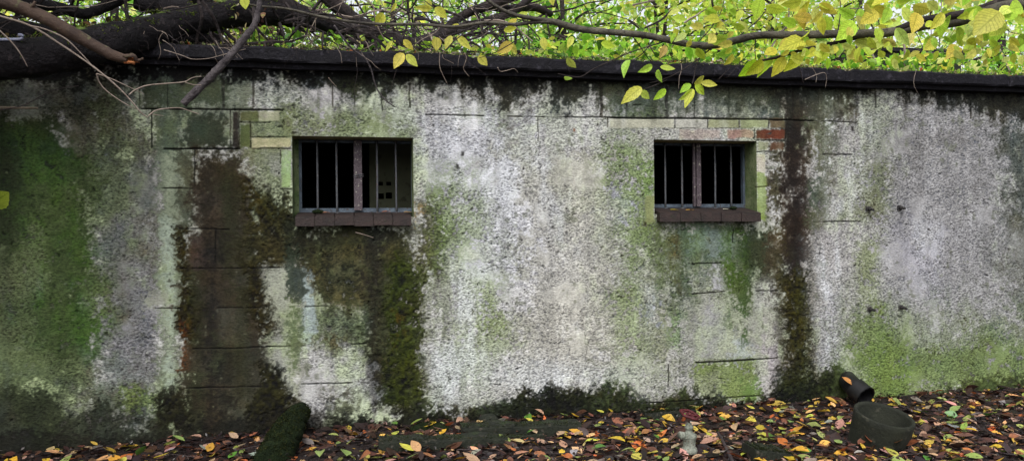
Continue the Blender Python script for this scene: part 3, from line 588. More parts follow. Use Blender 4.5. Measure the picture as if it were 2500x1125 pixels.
def window(k, a, b, c, d):
    RY = 0.15   # frame depth behind the face
    fr = MB()
    tb = at(0, 508 if k == 0 else 498, RY)
    yb = RY
    fx0 = a + (0.006 if k else 0.024); fx1 = b - (0.014 if k == 0 else 0.0)
    zb = at(860 if k == 0 else 1720, 518 if k == 0 else 507, RY).z; zt = d - 0.004
    fx1 = at(1006 if k == 0 else 1815, 430, RY).x + .012; fx0 = at(735 if k == 0 else 1597, 430, RY).x - .012
    if k: fx0 = a + .004
    fr.box(fx0, fx1, yb, yb + .03, zb, zb + .024, .001); fr.box(fx0, fx1, yb, yb + .03, zt - .014, zt, .001)
    fr.box(fx0, fx0 + .016, yb + .001, yb + .029, zb + .024, zt - .014, .001); fr.box(fx1 - .016, fx1, yb + .001, yb + .029, zb + .024, zt - .014, .001)
    w_ = part(fr.build('window', m_rail)); w_['label'] = 'first barred window, rusty and wired shut' if k == 0 else 'second barred window with pale brick jamb'
    def sub(o): o.parent = w_; return o
    rv = MB()
    rv.box(a - .012, a, 0.012, .2, c, d, .0); sub(rv.build('jamb', m_reveal)); rv = MB(); rv.box(b, b + .012, 0.012, .2, c, d, .0)
    sub(rv.build('jamb', m_reveal))
    rs = MB().box(a - .012, b + .012, 0.011, .2, d, d + .012, .0); sub(rs.build('soffit', m_soffit))
    # blocking between frame and opening sides
    jb = MB()
    if fx0 - a > 0.004: jb.box(a + .0005, fx0, yb + .004, yb + .04, c, d - .001)
    if b - fx1 > 0.004: jb.box(fx1, b - .0005, yb + .004, yb + .04, c, d - .001)
    sub(jb.build('packing', m_reveal)) if jb.v else None
    # bars
    for bx in ((775, 822, 921, 967) if k == 0 else (1624, 1665, 1746, 1785)):
        p = at(bx, 430, RY - .012); m = MB()
        z0, z1 = zb - .012, zt + .001
        m.tube([(p.x + random.uniform(-.002, .002), p.y, z0), (p.x, p.y, (z0 + z1) / 2), (p.x + random.uniform(-.002, .002), p.y, z1)], 0.0062, 8, 3, .1)
        m.tube([(p.x, p.y, z0 - .001), (p.x, p.y, z0 + .012)], 0.012, 7, 1, .2)
        sub(m.build('bar', m_iron, None, True))
    m = MB()
    if k == 0:
        p0 = at(864, 430, RY - .02).x; p1 = at(884, 430, RY - .02).x; m.box(p0, p1, RY - .028, RY - .004, zb + .01, zt, .001)
        sub(m.build('mullion', m_mull)); wr = MB(); zz = at(870, 427, RY - .03).z; cx = (p0 + p1) / 2; hw = (p1 - p0) / 2 + .004
        for q in (0, .012):
            pts = [(cx + hw * math.cos(t) * (1.0 if math.cos(t) < 0 else 1.2), RY - .016 + .017 * math.sin(t), zz - q + .004 * math.cos(t)) for t in [i * math.pi / 6 for i in range(13)]]
            wr.tube(pts, .0022, 5, 1, 0)
        sub(wr.build('wire_tie', m_iron))
    else:
        for (q0, q1) in ((1693, 1698), (1700, 1711)):
            p0 = at(q0, 430, RY - .02).x; p1 = at(q1, 430, RY - .02).x; m.box(p0, p1, RY - .02 - (.006 if q0 > 1695 else 0), RY - .002, zb + .008, zt, .001)
        sub(m.build('mullion', m_mull))
    # sloping brick-on-edge sill
    sl = MB(); sx0 = at(720 if k == 0 else 1610, 540, -.05).x; sx1 = at(1005 if k == 0 else 1858, 540, -.05).x
    zf1 = at(860 if k == 0 else 1730, 527 if k == 0 else 519, -.05).z; zf0 = at(860 if k == 0 else 1730, 551 if k == 0 else 541, -.05).z
    nb = 6 if k == 0 else 5; wdt = (sx1 - sx0) / nb
    for i in range(nb):
        x0 = sx0 + i * wdt + .0025; x1 = sx0 + (i + 1) * wdt - .0025; b0 = len(sl.v); g = random.uniform(-.0025, .0025); tl = random.uniform(-.002, .002)
        for (x, y, z) in ((x0, -.055, zf0 + g), (x1, -.055, zf0 + g + tl), (x1, .16, zf0 + .02), (x0, .16, zf0 + .02), (x0, -.052, zf1 + g), (x1, -.052, zf1 + g + tl), (x1, .16, zb + .0), (x0, .16, zb + .0)):
            x_ = min(max(x, a + .001), b - .001) if y > 0 else x
            sl.v.append(Vector((x_, y + g, z))); sl.c.append((1, 1, 1))
        for q in ((0, 3, 2, 1), (4, 5, 6, 7), (0, 1, 5, 4), (1, 2, 6, 5), (2, 3, 7, 6), (3, 0, 4, 7)): sl.f.append(tuple(b0 + t_ for t_ in q))
    sl.box(sx0 + .004, sx1 - .004, -.047, .0, zf0 + .004, zf1 - .006); sub(sl.build('sill', m_sill))
    return w_
for k, wn in enumerate(WIN): window(k, *wn)
# fixing stubs on the right part of the wall
m_blk = mixmat('black_rusted_iron', (0.01, 0.01, 0.011), (0.03, 0.026, 0.024), scale=30, rough=0.6, bump=.4)
for (px, py) in ((2121, 510), (2198, 507), (2124, 754), (2200, 749)):
    p = at(px, py, -.01); m = MB().tube([(p.x, .01, p.z), (p.x + .003, -.02, p.z - .002), (p.x + .01, -.045, p.z - .008)], [.011, .010, .008], 8, 2, .25)
    m.box(p.x - .017, p.x + .015, -.009, -.003, p.z - .014, p.z + .014, .004)
    part(m.build('fixing_stub', m_blk))
# ================= ground =================
def gz(x, y):
    x = np.asarray(x, float); y = np.asarray(y, float)
    return -0.045 + 0.012 * np.clip(x - 2.4, -4, 3) * 0.0 + 0.018 * fbm(x * 1.3, y * 1.3 + 9, 4, 101) + 0.012 * fbm(x * 7, y * 7, 3, 105) + 0.015 * np.exp(-(y / .15) ** 2) - 0.03 * np.clip((-x - .3) * .6, 0, 1)
def gz1(x, y): return float(gz(np.array([x]), np.array([y]))[0])
m_soil = mixmat('dark_leaf_mould', lin((24, 17, 19)), lin((40, 27, 25)), scale=14, bump=1.0, bscale=45, rough=0.8, c3=lin((58, 38, 28)), dist=0.02)
gx = np.concatenate([np.linspace(-90, -6, 24)[:-1], np.arange(-6, 10, .05), np.linspace(10, 95, 24)]); gy = np.concatenate([np.linspace(-70, -7, 20)[:-1], np.arange(-7, 0.2, .04), np.linspace(.2, 110, 40)])
GX, GY = np.meshgrid(gx, gy); GZ = gz(GX.ravel(), GY.ravel())
# the bank of the wood behind the hut
GZ = GZ + np.clip(GY.ravel() - 4.2, 0, 60) * 0.21 * sstep(4.2, 8, GY.ravel())
nx = len(gx); i_, j_ = np.nonzero(np.ones((len(gy) - 1, nx - 1), bool)); q0 = i_ * nx + j_
g = mesh_obj('ground', np.stack([GX.ravel(), GY.ravel(), GZ], 1), np.stack([q0, q0 + 1, q0 + nx + 1, q0 + nx], 1), m_soil, smooth=True)
tag(g, 'dark wet leaf mould in front of the hut and up the bank behind', kind='structure')
def bankz(y): return max(0.0, y - 4.2) * 0.21 * float(sstep(4.2, 8, np.array(y)))

# ---- leaf builder: arrays of leaves from one template
def leaf_template(n=5, serr=0.0, tip=1.35, wid=0.5, fold=0.18, curl=0.15):
    """unit-length leaf along +x, midrib folded; returns verts, quads, (s,t)"""
    V, ST = [], []
    for i in range(n + 1):
        s = i / n; w = wid * math.sin(math.pi * min(1, s ** 0.85 * .97 + .03)) ** 0.8 * (1 if s < 0.55 else 1 - 0.25 * (s - .55) / .45)
        if i == 0: w = wid * .06
        if i == n: w = 0.0
        z = -curl * s * s
        for t in (-1, 0, 1):
            sr = serr * (1 if i % 2 else -1) * w
            V.append((s - (serr * .3 if t else 0), t * (w * .5 + sr), z + abs(t) * w * fold)); ST.append((s, t * .5 + .5))
    F = []
    for i in range(n):
        for k in (0, 1): a = i * 3 + k; F.append((a, a + 3, a + 4, a + 1))
    return np.array(V, np.float32), np.array(F, np.int32), np.array(ST, np.float32)
LT_BIG = leaf_template(12, 0.04, wid=.56); LT_MID = leaf_template(5, 0, wid=.58); LT_SML = leaf_template(2, 0, wid=.6); LT_FLAT = leaf_template(5, 0, wid=.55, fold=.08, curl=.05)
def rot_mats(yaw, pitch, roll):
    cy, sy, cp, sp, cr, sr = np.cos(yaw), np.sin(yaw), np.cos(pitch), np.sin(pitch), np.cos(roll), np.sin(roll)
    Rz = np.zeros((len(yaw), 3, 3)); Rz[:, 0, 0] = cy; Rz[:, 0, 1] = -sy; Rz[:, 1, 0] = sy; Rz[:, 1, 1] = cy; Rz[:, 2, 2] = 1
    Ry = np.zeros_like(Rz); Ry[:, 0, 0] = cp; Ry[:, 0, 2] = sp; Ry[:, 1, 1] = 1; Ry[:, 2, 0] = -sp; Ry[:, 2, 2] = cp
    Rx = np.zeros_like(Rz); Rx[:, 0, 0] = 1; Rx[:, 1, 1] = cr; Rx[:, 1, 2] = -sr; Rx[:, 2, 1] = sr; Rx[:, 2, 2] = cr
    return Rz @ Ry @ Rx
def leaves_mesh(name, tmpl, pos, M, size, cols, mat, parent=None, wvar=None):
    V, F, ST = tmpl; n = len(pos)
    T = np.repeat(V[None], n, 0) * np.asarray(size).reshape(n, 1, 1)
    if wvar is not None: T[:, :, 1] *= wvar.reshape(n, 1)
    P = np.einsum('nij,nkj->nki', M, T) + np.asarray(pos)[:, None, :]
    FF = F[None] + (np.arange(n) * len(V))[:, None, None]
    C = np.repeat(np.asarray(cols, np.float32)[:, None, :], len(V), 1)
    o = mesh_obj(name, P.reshape(-1, 3), FF.reshape(-1, 4), mat, parent, C.reshape(-1, 3))
    st = o.data.attributes.new('leafst', 'FLOAT2', 'POINT'); st.data.foreach_set('vector', np.tile(ST, (n, 1)).ravel().astype(np.float32))
    return o
def leafmat(name, transl=0.5, rough=0.5, spec=0.3, veins=True, vcol=(.4, .45, .3), spots=None, vamt=.6):
    m, t, b = nodes(name); L = t.links.new
    a = N(t, 'ShaderNodeAttribute', attribute_name='Col'); out = a.outputs['Color']
    tc = N(t, 'ShaderNodeTexCoord'); nn = N(t, 'ShaderNodeTexNoise', Scale=90.0, Detail=3.0); L(tc.outputs['Object'], nn.inputs['Vector'])
    mr = N(t, 'ShaderNodeMapRange'); L(nn.outputs[0], mr.inputs[0]); mr.inputs[1].default_value = .3; mr.inputs[2].default_value = .7; mr.inputs[3].default_value = .75; mr.inputs[4].default_value = 1.15
    mx = N(t, 'ShaderNodeMix', data_type='RGBA', blend_type='MULTIPLY'); mx.inputs[0].default_value = 1; L(out, mx.inputs[6]); L(mr.outputs[0], mx.inputs[7]); out = mx.outputs[2]
    if veins:
        st = N(t, 'ShaderNodeAttribute', attribute_name='leafst'); sp = N(t, 'ShaderNodeSeparateXYZ'); L(st.outputs['Vector'], sp.inputs[0])
        d = N(t, 'ShaderNodeMath', operation='SUBTRACT'); L(sp.outputs[1], d.inputs[0]); d.inputs[1].default_value = .5
        ab = N(t, 'ShaderNodeMath', operation='ABSOLUTE'); L(d.outputs[0], ab.inputs[0])
        s2 = N(t, 'ShaderNodeMath', operation='MULTIPLY_ADD'); L(ab.outputs[0], s2.inputs[0]); s2.inputs[1].default_value = -.55; L(sp.outputs[0], s2.inputs[2])
        sn = N(t, 'ShaderNodeMath', operation='MULTIPLY'); L(s2.outputs[0], sn.inputs[0]); sn.inputs[1].default_value = 62.0
        si = N(t, 'ShaderNodeMath', operation='SINE'); L(sn.outputs[0], si.inputs[0])
        r1 = N(t, 'ShaderNodeMapRange'); L(si.outputs[0], r1.inputs[0]); r1.inputs[1].default_value = .7; r1.inputs[2].default_value = 1.0
        r2 = N(t, 'ShaderNodeMapRange'); L(ab.outputs[0], r2.inputs[0]); r2.inputs[1].default_value = .06; r2.inputs[2].default_value = .0
        ma = N(t, 'ShaderNodeMath', operation='MAXIMUM'); L(r1.outputs[0], ma.inputs[0]); L(r2.outputs[0], ma.inputs[1])
        mm = N(t, 'ShaderNodeMath', operation='MULTIPLY'); L(ma.outputs[0], mm.inputs[0]); mm.inputs[1].default_value = vamt
        m3 = N(t, 'ShaderNodeMix', data_type='RGBA', blend_type='MULTIPLY'); L(mm.outputs[0], m3.inputs[0]); L(out, m3.inputs[6]); m3.inputs[7].default_value = (*vcol, 1); out = m3.outputs[2]
    if spots:
        n4 = N(t, 'ShaderNodeTexNoise', Scale=38.0, Detail=4.0); L(tc.outputs['Object'], n4.inputs['Vector'])
        r4 = N(t, 'ShaderNodeMapRange'); L(n4.outputs[0], r4.inputs[0]); r4.inputs[1].default_value = .6; r4.inputs[2].default_value = .66
        m4 = N(t, 'ShaderNodeMix', data_type='RGBA'); L(r4.outputs[0], m4.inputs[0]); L(out, m4.inputs[6]); m4.inputs[7].default_value = (*spots, 1); out = m4.outputs[2]
    L(out, b.inputs['Base Color']); b.inputs['Roughness'].default_value = rough; b.inputs['Specular IOR Level'].default_value = spec
    if transl > 0:
        tr = N(t, 'ShaderNodeBsdfTranslucent'); L(out, tr.inputs[0]); ms = N(t, 'ShaderNodeMixShader'); ms.inputs[0].default_value = transl
        L(b.outputs[0], ms.inputs[1]); L(tr.outputs[0], ms.inputs[2]); L(ms.outputs[0], t.nodes['Material Output'].inputs[0])
    return m
m_litter = leafmat('fallen_leaf', 0.15, 0.38, 0.5, spots=lin((52, 30, 22)), vamt=.35)
rng = np.random.default_rng(5)
def palette(n, cols, wts, jit=0.18):
    idx = rng.choice(len(cols), n, p=np.array(wts) / sum(wts)); c = np.array([lin(q) for q in cols])[idx]
    return c * (1 + rng.uniform(-jit, jit, (n, 3)) * [1, .6, 1]) * (1 + rng.uniform(-.25, .25, (n, 1))), idx
# ---- leaf litter: uncountable brown layer
NL = 12000
lx = rng.uniform(-2.6, 5.6, NL); ly = -rng.random(NL) ** 0.9 * 1.75 - 0.0
keep_ = rng.random(NL) < np.where(lx < 0.1, .75, 1); lx, ly = lx[keep_], ly[keep_]; NL = len(lx)
lz = gz(lx, ly) + rng.uniform(.003, .022, NL)
M = rot_mats(rng.uniform(0, 6.28, NL), rng.normal(0, .28, NL), rng.normal(0, .35, NL))
pc_, _ = palette(NL, [(46, 30, 29), (66, 42, 34), (96, 66, 54), (30, 21, 23), (156, 120, 104), (92, 84, 80), (170, 140, 58), (120, 128, 66), (178, 144, 104), (166, 92, 50)], [5, 4, 3, 5, 1.3, .8, 1.5, 1, 1.3, 1])
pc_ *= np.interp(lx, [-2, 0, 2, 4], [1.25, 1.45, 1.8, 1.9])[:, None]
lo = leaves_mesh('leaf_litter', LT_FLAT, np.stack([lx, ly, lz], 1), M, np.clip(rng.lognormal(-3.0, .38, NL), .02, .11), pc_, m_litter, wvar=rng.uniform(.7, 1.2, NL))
tag(lo, 'carpet of wet brown fallen leaves along the foot of the wall', kind='stuff')
# a few small scraps to roughen it
NS_ = 9000
lx = rng.uniform(-2.6, 5.6, NS_); ly = -rng.random(NS_) * 1.75
M = rot_mats(rng.uniform(0, 6.28, NS_), rng.normal(0, .6, NS_), rng.normal(0, .6, NS_))
pc_, _ = palette(NS_, [(28, 20, 20), (80, 58, 46), (112, 96, 80), (42, 28, 24)], [4, 1.6, .4, 4])
sc_ = leaves_mesh('leaf_scraps', LT_SML, np.stack([lx, ly, gz(lx, ly) + rng.uniform(.004, .03, NS_)], 1), M, rng.uniform(.008, .026, NS_), pc_, m_litter)
tag(sc_, 'crumbled leaf scraps and twig ends between the fallen leaves', kind='stuff')
# ---- single bright fallen leaves
KINDS_ = [('yellow', (214, 176, 60), 6), ('pale green', (150, 168, 92), 4), ('orange brown', (158, 104, 72), 4), ('tan', (190, 158, 128), 6), ('lemon yellow', (206, 200, 84), 3), ('fresh green', (92, 136, 58), 1.3), ('silvery grey', (168, 168, 160), 1.6)]
bases = {}
spots_ = []
pyl = 0
while len(spots_) < 290:
    px = random.uniform(-10, 2510); py = random.uniform(985, 1130)
    if px < 1000 and random.random() < .62: continue
    if px > 1950 and random.random() < .1: continue
    lim = 1075 - 45 * min(1, max(0, px / 900)) if px < 1000 else (1020 - 25 * min(1, (px - 1000) / 900)); lim = lim if px < 2200 else 975
    if py < lim: continue
    if 640 < px < 745 and py > 1000: continue
    if 2060 < px < 2235 and py < 1110: continue
    if 920 < px < 1420 and random.random() < .45: continue
    p = atz(px, py, -0.03)
    if p.y > -.03: continue
    if any((p.x - q.x) ** 2 + (p.y - q.y) ** 2 < .0022 for q in spots_): continue
    spots_.append(p)
def where_(x, y):
    px = PW / 2 + FPX * (Vector((x, y, 0)) - CAMP).dot(rt) / (Vector((x, y, 0)) - CAMP).dot(fwd)
    if px < 330: return 'on the ground at the far left foot of the wall'
    if px < 640: return 'on the ground left of the mossy leaning log'
    if px < 920: return 'on the ground just right of the mossy leaning log'
    if px < 1420: return 'among the mossy broken slabs below the pale render'
    if px < 1640: return 'on the ground left of the grey valve'
    if px < 1800: return 'on the ground beside the grey valve'
    if px < 2080: return 'on the ground between the valve and the round pot'
    if px < 2240: return 'on the ground in front of the round pot'
    return 'on the ground right of the round pot'
for p in spots_:
    k = random.choices(range(len(KINDS_)), [q[2] for q in KINDS_])[0]; nm, cc, _ = KINDS_[k]
    tl = leaf_template(5, 0, wid=random.uniform(.5, .72), fold=random.uniform(.02, .22), curl=random.uniform(-.15, .3))
    sz = random.choice([random.uniform(.052, .068), random.uniform(.066, .098)])
    M = rot_mats(np.array([random.uniform(0, 6.28)]), np.array([random.gauss(-.1, .22)]), np.array([random.gauss(0, .3)]))
    c = np.array([lin(cc)]) * (1 + np.random.default_rng(len(bases)).uniform(-.15, .15, (1, 3)))
    o = leaves_mesh('fallen_leaf', tl, [(0, 0, 0)], M, [sz], c, m_litter); o.location = (p.x, p.y, gz1(p.x, p.y) + random.uniform(.02, .034)); bases[o.name] = 1
    big = 'large' if sz > .07 else 'small'
    tag(o, f'{big} {nm} fallen leaf {where_(p.x, p.y)}', 'fallen leaf', f'{big} {nm} fallen leaves {where_(p.x, p.y)}')
# ================= things on the ground =================
m_mossy = mixmat('dark_moss', lin((18, 27, 14)), lin((30, 40, 20)), scale=20, bump=1.0, bscale=90, rough=0.95, c3=lin((44, 50, 26)), dist=.015, spec=.1)
m_pot = mixmat('algae_stained_clay', lin((22, 25, 18)), lin((36, 39, 28)), scale=9, bump=.5, bscale=70, c3=lin((56, 56, 46)), rough=.85, moss=(lin((38, 48, 24)), .8))
m_black = mixmat('black_plastic_pipe', (0.006, 0.006, 0.007), (0.012, 0.012, 0.013), scale=10, rough=0.45, bump=.1)
m_zinc = mixmat('peeling_grey_green_paint', lin((96, 102, 92)), lin((150, 154, 142)), scale=34, bump=.6, bscale=120, c3=lin((88, 70, 56)), rough=.6)
m_redw = mixmat('rusty_red_paint', lin((70, 20, 27)), lin((98, 36, 40)), scale=40, bump=.5, bscale=120, c3=lin((60, 36, 30)), rough=.55)
m_rust = mixmat('rusty_pipe', lin((64, 46, 42)), lin((92, 66, 56)), scale=30, bump=.5, bscale=120, rough=.8)
m_slab = mixmat('dark_mossy_slab', lin((22, 26, 20)), lin((36, 40, 29)), scale=12, bump=.8, bscale=60, c3=lin((70, 66, 58)), moss=(lin((40, 54, 26)), .78), rough=.9)
# fuzz: short moss blades for a soft outline
m_fuzz = leafmat('moss_fuzz', .2, .9, .1, veins=False)
def fuzz(pts, nrm, parent, cols=((22, 32, 14), (34, 42, 18), (52, 54, 24)), size=(.006, .016), name='moss'):
    n = len(pts); yaw = rng.uniform(0, 6.28, n); M = rot_mats(yaw, rng.normal(-.5, .6, n), rng.normal(0, .6, n))
    c, _ = palette(n, list(cols), [1] * len(cols)); return leaves_mesh(name, LT_SML, np.array(pts), M, rng.uniform(*size, n), c, m_fuzz, parent, wvar=np.full(n, .6))
# mossy log leaning on the wall
a = at(738, 1003, -.05); b2 = at(655, 1150, -.62); a.z = max(a.z, .0)
b2 = Vector((b2.x, -.62, gz1(b2.x, -.62) - .03)); pts = [b2, b2.lerp(a, .35) + Vector((.01, 0, .03)), b2.lerp(a, .7) + Vector((0, 0, .035)), a]
log = tag(MB().tube(pts, [.095, .082, .066, .046], 20, 9, .17).build('mossy_log', m_mossy, None, True), 'thick moss-covered log leaning against the wall under the left window', 'log')
fp = []
for _ in range(6500):
    t = random.random(); c = pts[0].lerp(pts[3], t) + Vector((0, 0, .04 * math.sin(math.pi * t))); r = .095 * (1 - .48 * t); an = random.uniform(0, 6.28); d = (pts[3] - pts[0]).normalized(); s1 = d.cross(Vector((0, 0, 1))).normalized(); s2 = d.cross(s1)
    fp.append(c + (s1 * math.cos(an) + s2 * math.sin(an)) * r)
fuzz(fp, None, log)
# round pot
pc = atz(2128, 1075, -.03); rim = at(2143, 1000, pc.y)
rr_ = 69 * pxm(rim)
base_z = gz1(pc.x, pc.y) - .06; hgt_ = rim.z - base_z
tilt = Matrix.Rotation(R(5), 3, 'Y') @ Matrix.Rotation(R(15), 3, 'X')
pot = MB().lathe((pc.x + .012, pc.y, base_z), [(rr_ * .94, 0), (rr_ * .96, hgt_ * .4), (rr_ * .99, hgt_ * .85), (rr_ * 1.0, hgt_ * .985), (rr_ * .97, hgt_ * 1.005), (rr_ * .90, hgt_ * .995), (rr_ * .86, hgt_ * .95), (rr_ * .84, hgt_ * .06), (rr_ * .02, hgt_ * .04)], 40, M=tilt, nz=.008)
tag(pot.build('clay_pot', m_pot, None, True), 'round algae-stained pot sunk in leaves beneath the black pipe elbow', 'pot')
for i in range(7):
    an = -2.6 + i * .38; q = Vector((pc.x + rr_ * 1.12 * math.cos(an), pc.y + rr_ * 1.12 * math.sin(an), 0)); q.z = gz1(q.x, q.y) + .03 + .02 * (i % 2)
    o = leaves_mesh('fallen_leaf', LT_FLAT, [(0, 0, 0)], rot_mats(np.array([random.uniform(0, 6)]), np.array([-.5]), np.array([.4])), [random.uniform(.06, .09)], np.array([lin(random.choice([(170, 120, 76), (150, 150, 80), (120, 70, 46)]))]), m_litter); o.location = q
    tag(o, 'fallen leaf banked up against the foot of the round pot', 'fallen leaf', 'leaves banked against the round pot')
# black pipe elbow over it
p0 = at(2068, 925, .02); p1 = at(2078, 938, -.09); p2 = at(2096, 954, -.17); p3 = at(2114, 968, -.22)
r0 = 23 * pxm(p1)
el = empty('drain_pipe', p0); tag(el, 'short black drain pipe jutting from the wall above the round pot', 'pipe')
def under(o, par): o.parent = par; o.matrix_parent_inverse = Matrix.Translation(-par.location); return o
m = MB().tube([p0, p1, p2], [r0 * .95, r0, r0], 22, 5, 0, cap=False); under(m.build('pipe_bend', m_black, None, True), el)
m = MB().tube([p2 - (p2 - p1).normalized() * .03, p3], [r0 * 1.14, r0 * 1.14], 22, 1, 0, cap=False).tube([p3, p2 - (p2 - p1).normalized() * .03], [r0 * .98, r0 * .98], 22, 1, 0, cap=False).tube([p3 - (p3 - p2).normalized() * .001, p3 + (p3 - p2).normalized() * .003], [r0 * 1.0, r0 * 1.14], 22, 1, 0, cap=False)
under(m.build('socket', m_black, None, True), el)
M_ = rot_mats(np.array([-.6]), np.array([.55]), np.array([.35]))
o = leaves_mesh('fallen_leaf', LT_FLAT, [(0, 0, 0)], M_, [.10], np.array([lin((216, 150, 84))]), m_litter); q = at(2056, 920, -.13); o.location = q
tag(o, 'orange tan leaf lying on top of the black drain pipe', 'fallen leaf')
# dark stone hump right of the pot
def stone(name, c, sx, sy, sz, mat, label, cat, group=None, seed=0, nz=.2, fz=0):
    bm_v = []; F_ = []; rs = random.Random(seed); nu, nv = 14, 8
    ph = [rs.uniform(0, 6.28) for _ in range(6)]
    for j in range(nv + 1):
        th = math.pi * j / nv
        for i in range(nu):
            an = 2 * math.pi * i / nu; r = 1 + nz * (math.sin(an * 2 + ph[0]) * .5 + math.sin(an * 3 + ph[1] + th * 2) * .4 + math.sin(an * 5 + ph[2]) * .25 + rs.uniform(-.15, .15))
            bm_v.append((math.sin(th) * math.cos(an) * r * sx, math.sin(th) * math.sin(an) * r * sy, math.cos(th) * sz * (1 + rs.uniform(-.05, .05))))
    for j in range(nv):
        for i in range(nu): F_.append((j * nu + i, (j + 1) * nu + i, (j + 1) * nu + (i + 1) % nu, j * nu + (i + 1) % nu))
    o = mesh_obj(name, bm_v, F_, mat, None, None, True); o.location = c; tag(o, label, cat, group)
    if fz:
        pts = [Vector(random.choice(bm_v)) * random.uniform(.92, 1.04) + Vector((random.uniform(-.02, .02), random.uniform(-.02, .02), random.uniform(-.01, .01))) for _ in range(fz)]
        fuzz(pts, None, o)
    return o
c = at(2232, 990, -.06); stone('stone', (c.x, -.07, c.z - .02), .10, .08, .055, m_slab, 'dark rounded stone against the wall just right of the round pot', 'stone', seed=3)
c = at(1192, 1018, -.05); stone('stone', (c.x, -.06, c.z - .02), .065, .05, .045, m_slab, 'small mossy stone at the wall foot right of the centre slabs', 'stone', seed=5)
c = at(1050, 1040, -.10); stone('stone', (c.x, -.12, c.z - .02), .12, .07, .05, m_mossy, 'low moss-covered lump at the wall foot left of the slabs', 'stone', seed=9, fz=900)
# moss-covered broken kerb slabs
def slab(x0, y0, x1, y1, ybot, dep, h, label, seed):
    Y = min(-.05, atz((x0 + x1) / 2, ybot, -.045).y); a = at(x0, y0, Y); b = at(x1, y1, Y); d = (b - a); d.z = 0; L_ = d.length; n = 16; mbx = MB(); rs = random.Random(seed)
    gz0 = min(gz1(a.x, Y), gz1(b.x, Y)) - .03; u = d.normalized(); v = Vector((-u.y, u.x, 0))
    for i in range(n + 1):
        t = i / n; zt = a.z * (1 - t) + b.z * t + rs.uniform(-.006, .006); p = a + d * t
        for (k, z) in ((-.004, gz0), (0 + rs.uniform(-.006, .004), zt - .012), (.014, zt), (dep - .01, zt + rs.uniform(-.004, .004)), (dep, zt - .015), (dep, gz0)): q = p + v * k; mbx.v.append(Vector((q.x, q.y, z))); mbx.c.append((1, 1, 1))
    for i in range(n):
        for k in range(5): q = i * 6 + k; mbx.f.append((q, q + 6, q + 7, q + 1))
    mbx.f.append(tuple(range(6))); mbx.f.append(tuple(n * 6 + k for k in reversed(range(6))))
    o = mbx.build('broken_slab', m_slab); tag(o, label, 'slab')
    pts = []
    for _ in range(1500):
        t = random.random(); p = a + d * t + v * (dep * random.random() ** 1.6); pts.append(Vector((p.x, p.y, a.z * (1 - t) + b.z * t + random.uniform(-.004, .003))))
    fuzz(pts, None, o, size=(.004, .011)); return o
slab(1130, 1042, 1420, 1034, 1066, .13, .06, 'long moss-covered kerb slab lying parallel to the wall, nearer the wall', 1)
slab(1010, 1072, 1330, 1066, 1084, .07, .04, 'half-buried mossy kerb piece between the two long slabs', 7)
slab(925, 1076, 1240, 1066, 1100, .12, .05, 'low moss-covered slab in front of the other, covered in fallen leaves', 2)
slab(1845, 1094, 1940, 1106, 1128, .14, .05, 'dark flat slab fragment at the picture foot between valve and pot', 4)
slab(1575, 1006, 1700, 995, 1022, .05, .03, 'thin mossy ledge stone at the wall foot behind the valve', 5)
# ---- standpipe with gate valve
vb = atz(1683, 1112, -.05); Yv = vb.y; vx = vb.x
def zz(py): return at(1683, py, Yv).z
k_ = pxm(vb)
sp_ = empty('gate_valve', (vx, Yv, gz1(vx, Yv))); tag(sp_, 'old grey gate valve on a rusty standpipe with a dark red handwheel', 'valve')
m = MB().tube([(vx + .002, Yv, zz(1150)), (vx, Yv, zz(1098))], 13 * k_, 14, 1, .03); under(m.build('pipe', m_rust, None, True), sp_)
prof = [(17, 1104), (18, 1098), (16, 1092), (13, 1088), (14, 1074), (16, 1066), (16.5, 1060), (12, 1056), (8, 1053), (7, 1047), (9, 1045), (9, 1040), (6.5, 1038), (6, 1032), (3, 1030)]
m = MB().lathe((vx, Yv, 0), [(r * 1.12 * k_, zz(py)) for r, py in prof], 20, nz=.02)
m.tube([(vx - 10 * k_, Yv, zz(1062)), (vx - 26 * k_, Yv - .01, zz(1059))], [9 * k_, 10 * k_], 10, 1, .05)
m.lathe((vx, Yv, 0), [(17.5 * k_, zz(1069)), (19 * k_, zz(1067)), (19 * k_, zz(1063)), (17 * k_, zz(1061))], 8)
under(m.build('valve_body', m_zinc, None, True), sp_)
m = MB().tube([(vx, Yv, zz(1032)), (vx + .001, Yv, zz(1012))], 2.6 * k_, 8, 1, .05); under(m.build('stem', m_rust, None, True), sp_)
wc = Vector((vx + 2 * k_, Yv, zz(1011))); T = Matrix.Rotation(R(14), 3, 'Y') @ Matrix.Rotation(R(14), 3, 'X'); m = MB(); rw = 22 * k_
pts = [wc + T @ Vector((rw * (1 + .07 * math.cos(5 * t)) * math.cos(t), rw * (1 + .07 * math.cos(5 * t)) * math.sin(t), 0)) for t in [i * 2 * math.pi / 30 for i in range(31)]]
m.tube(pts, 3.6 * k_, 8, 1, .05, cap=False)
for i in range(5):
    t = i * 2 * math.pi / 5; m.tube([wc, wc + T @ Vector((rw * math.cos(t), rw * math.sin(t), .0))], 2.4 * k_, 6, 1, .05)
m.lathe(wc, [(0.001, .010), (5 * k_, .008), (5.5 * k_, -.006), (0.001, -.009)], 12, M=T); under(m.build('handwheel', m_redw, None, True), sp_)
# small iron stop beside it
c = atz(1660, 1058, -.03); st = MB().box(-.03, .03, -.02, .02, -.05, .028, .003).box(-.018, .018, -.015, .015, .028, .034, .002).build('iron_stub', m_rust); st.location = (c.x, c.y, gz1(c.x, c.y) + .02); tag(st, 'small square rusty iron stub just behind the grey valve', 'stub')
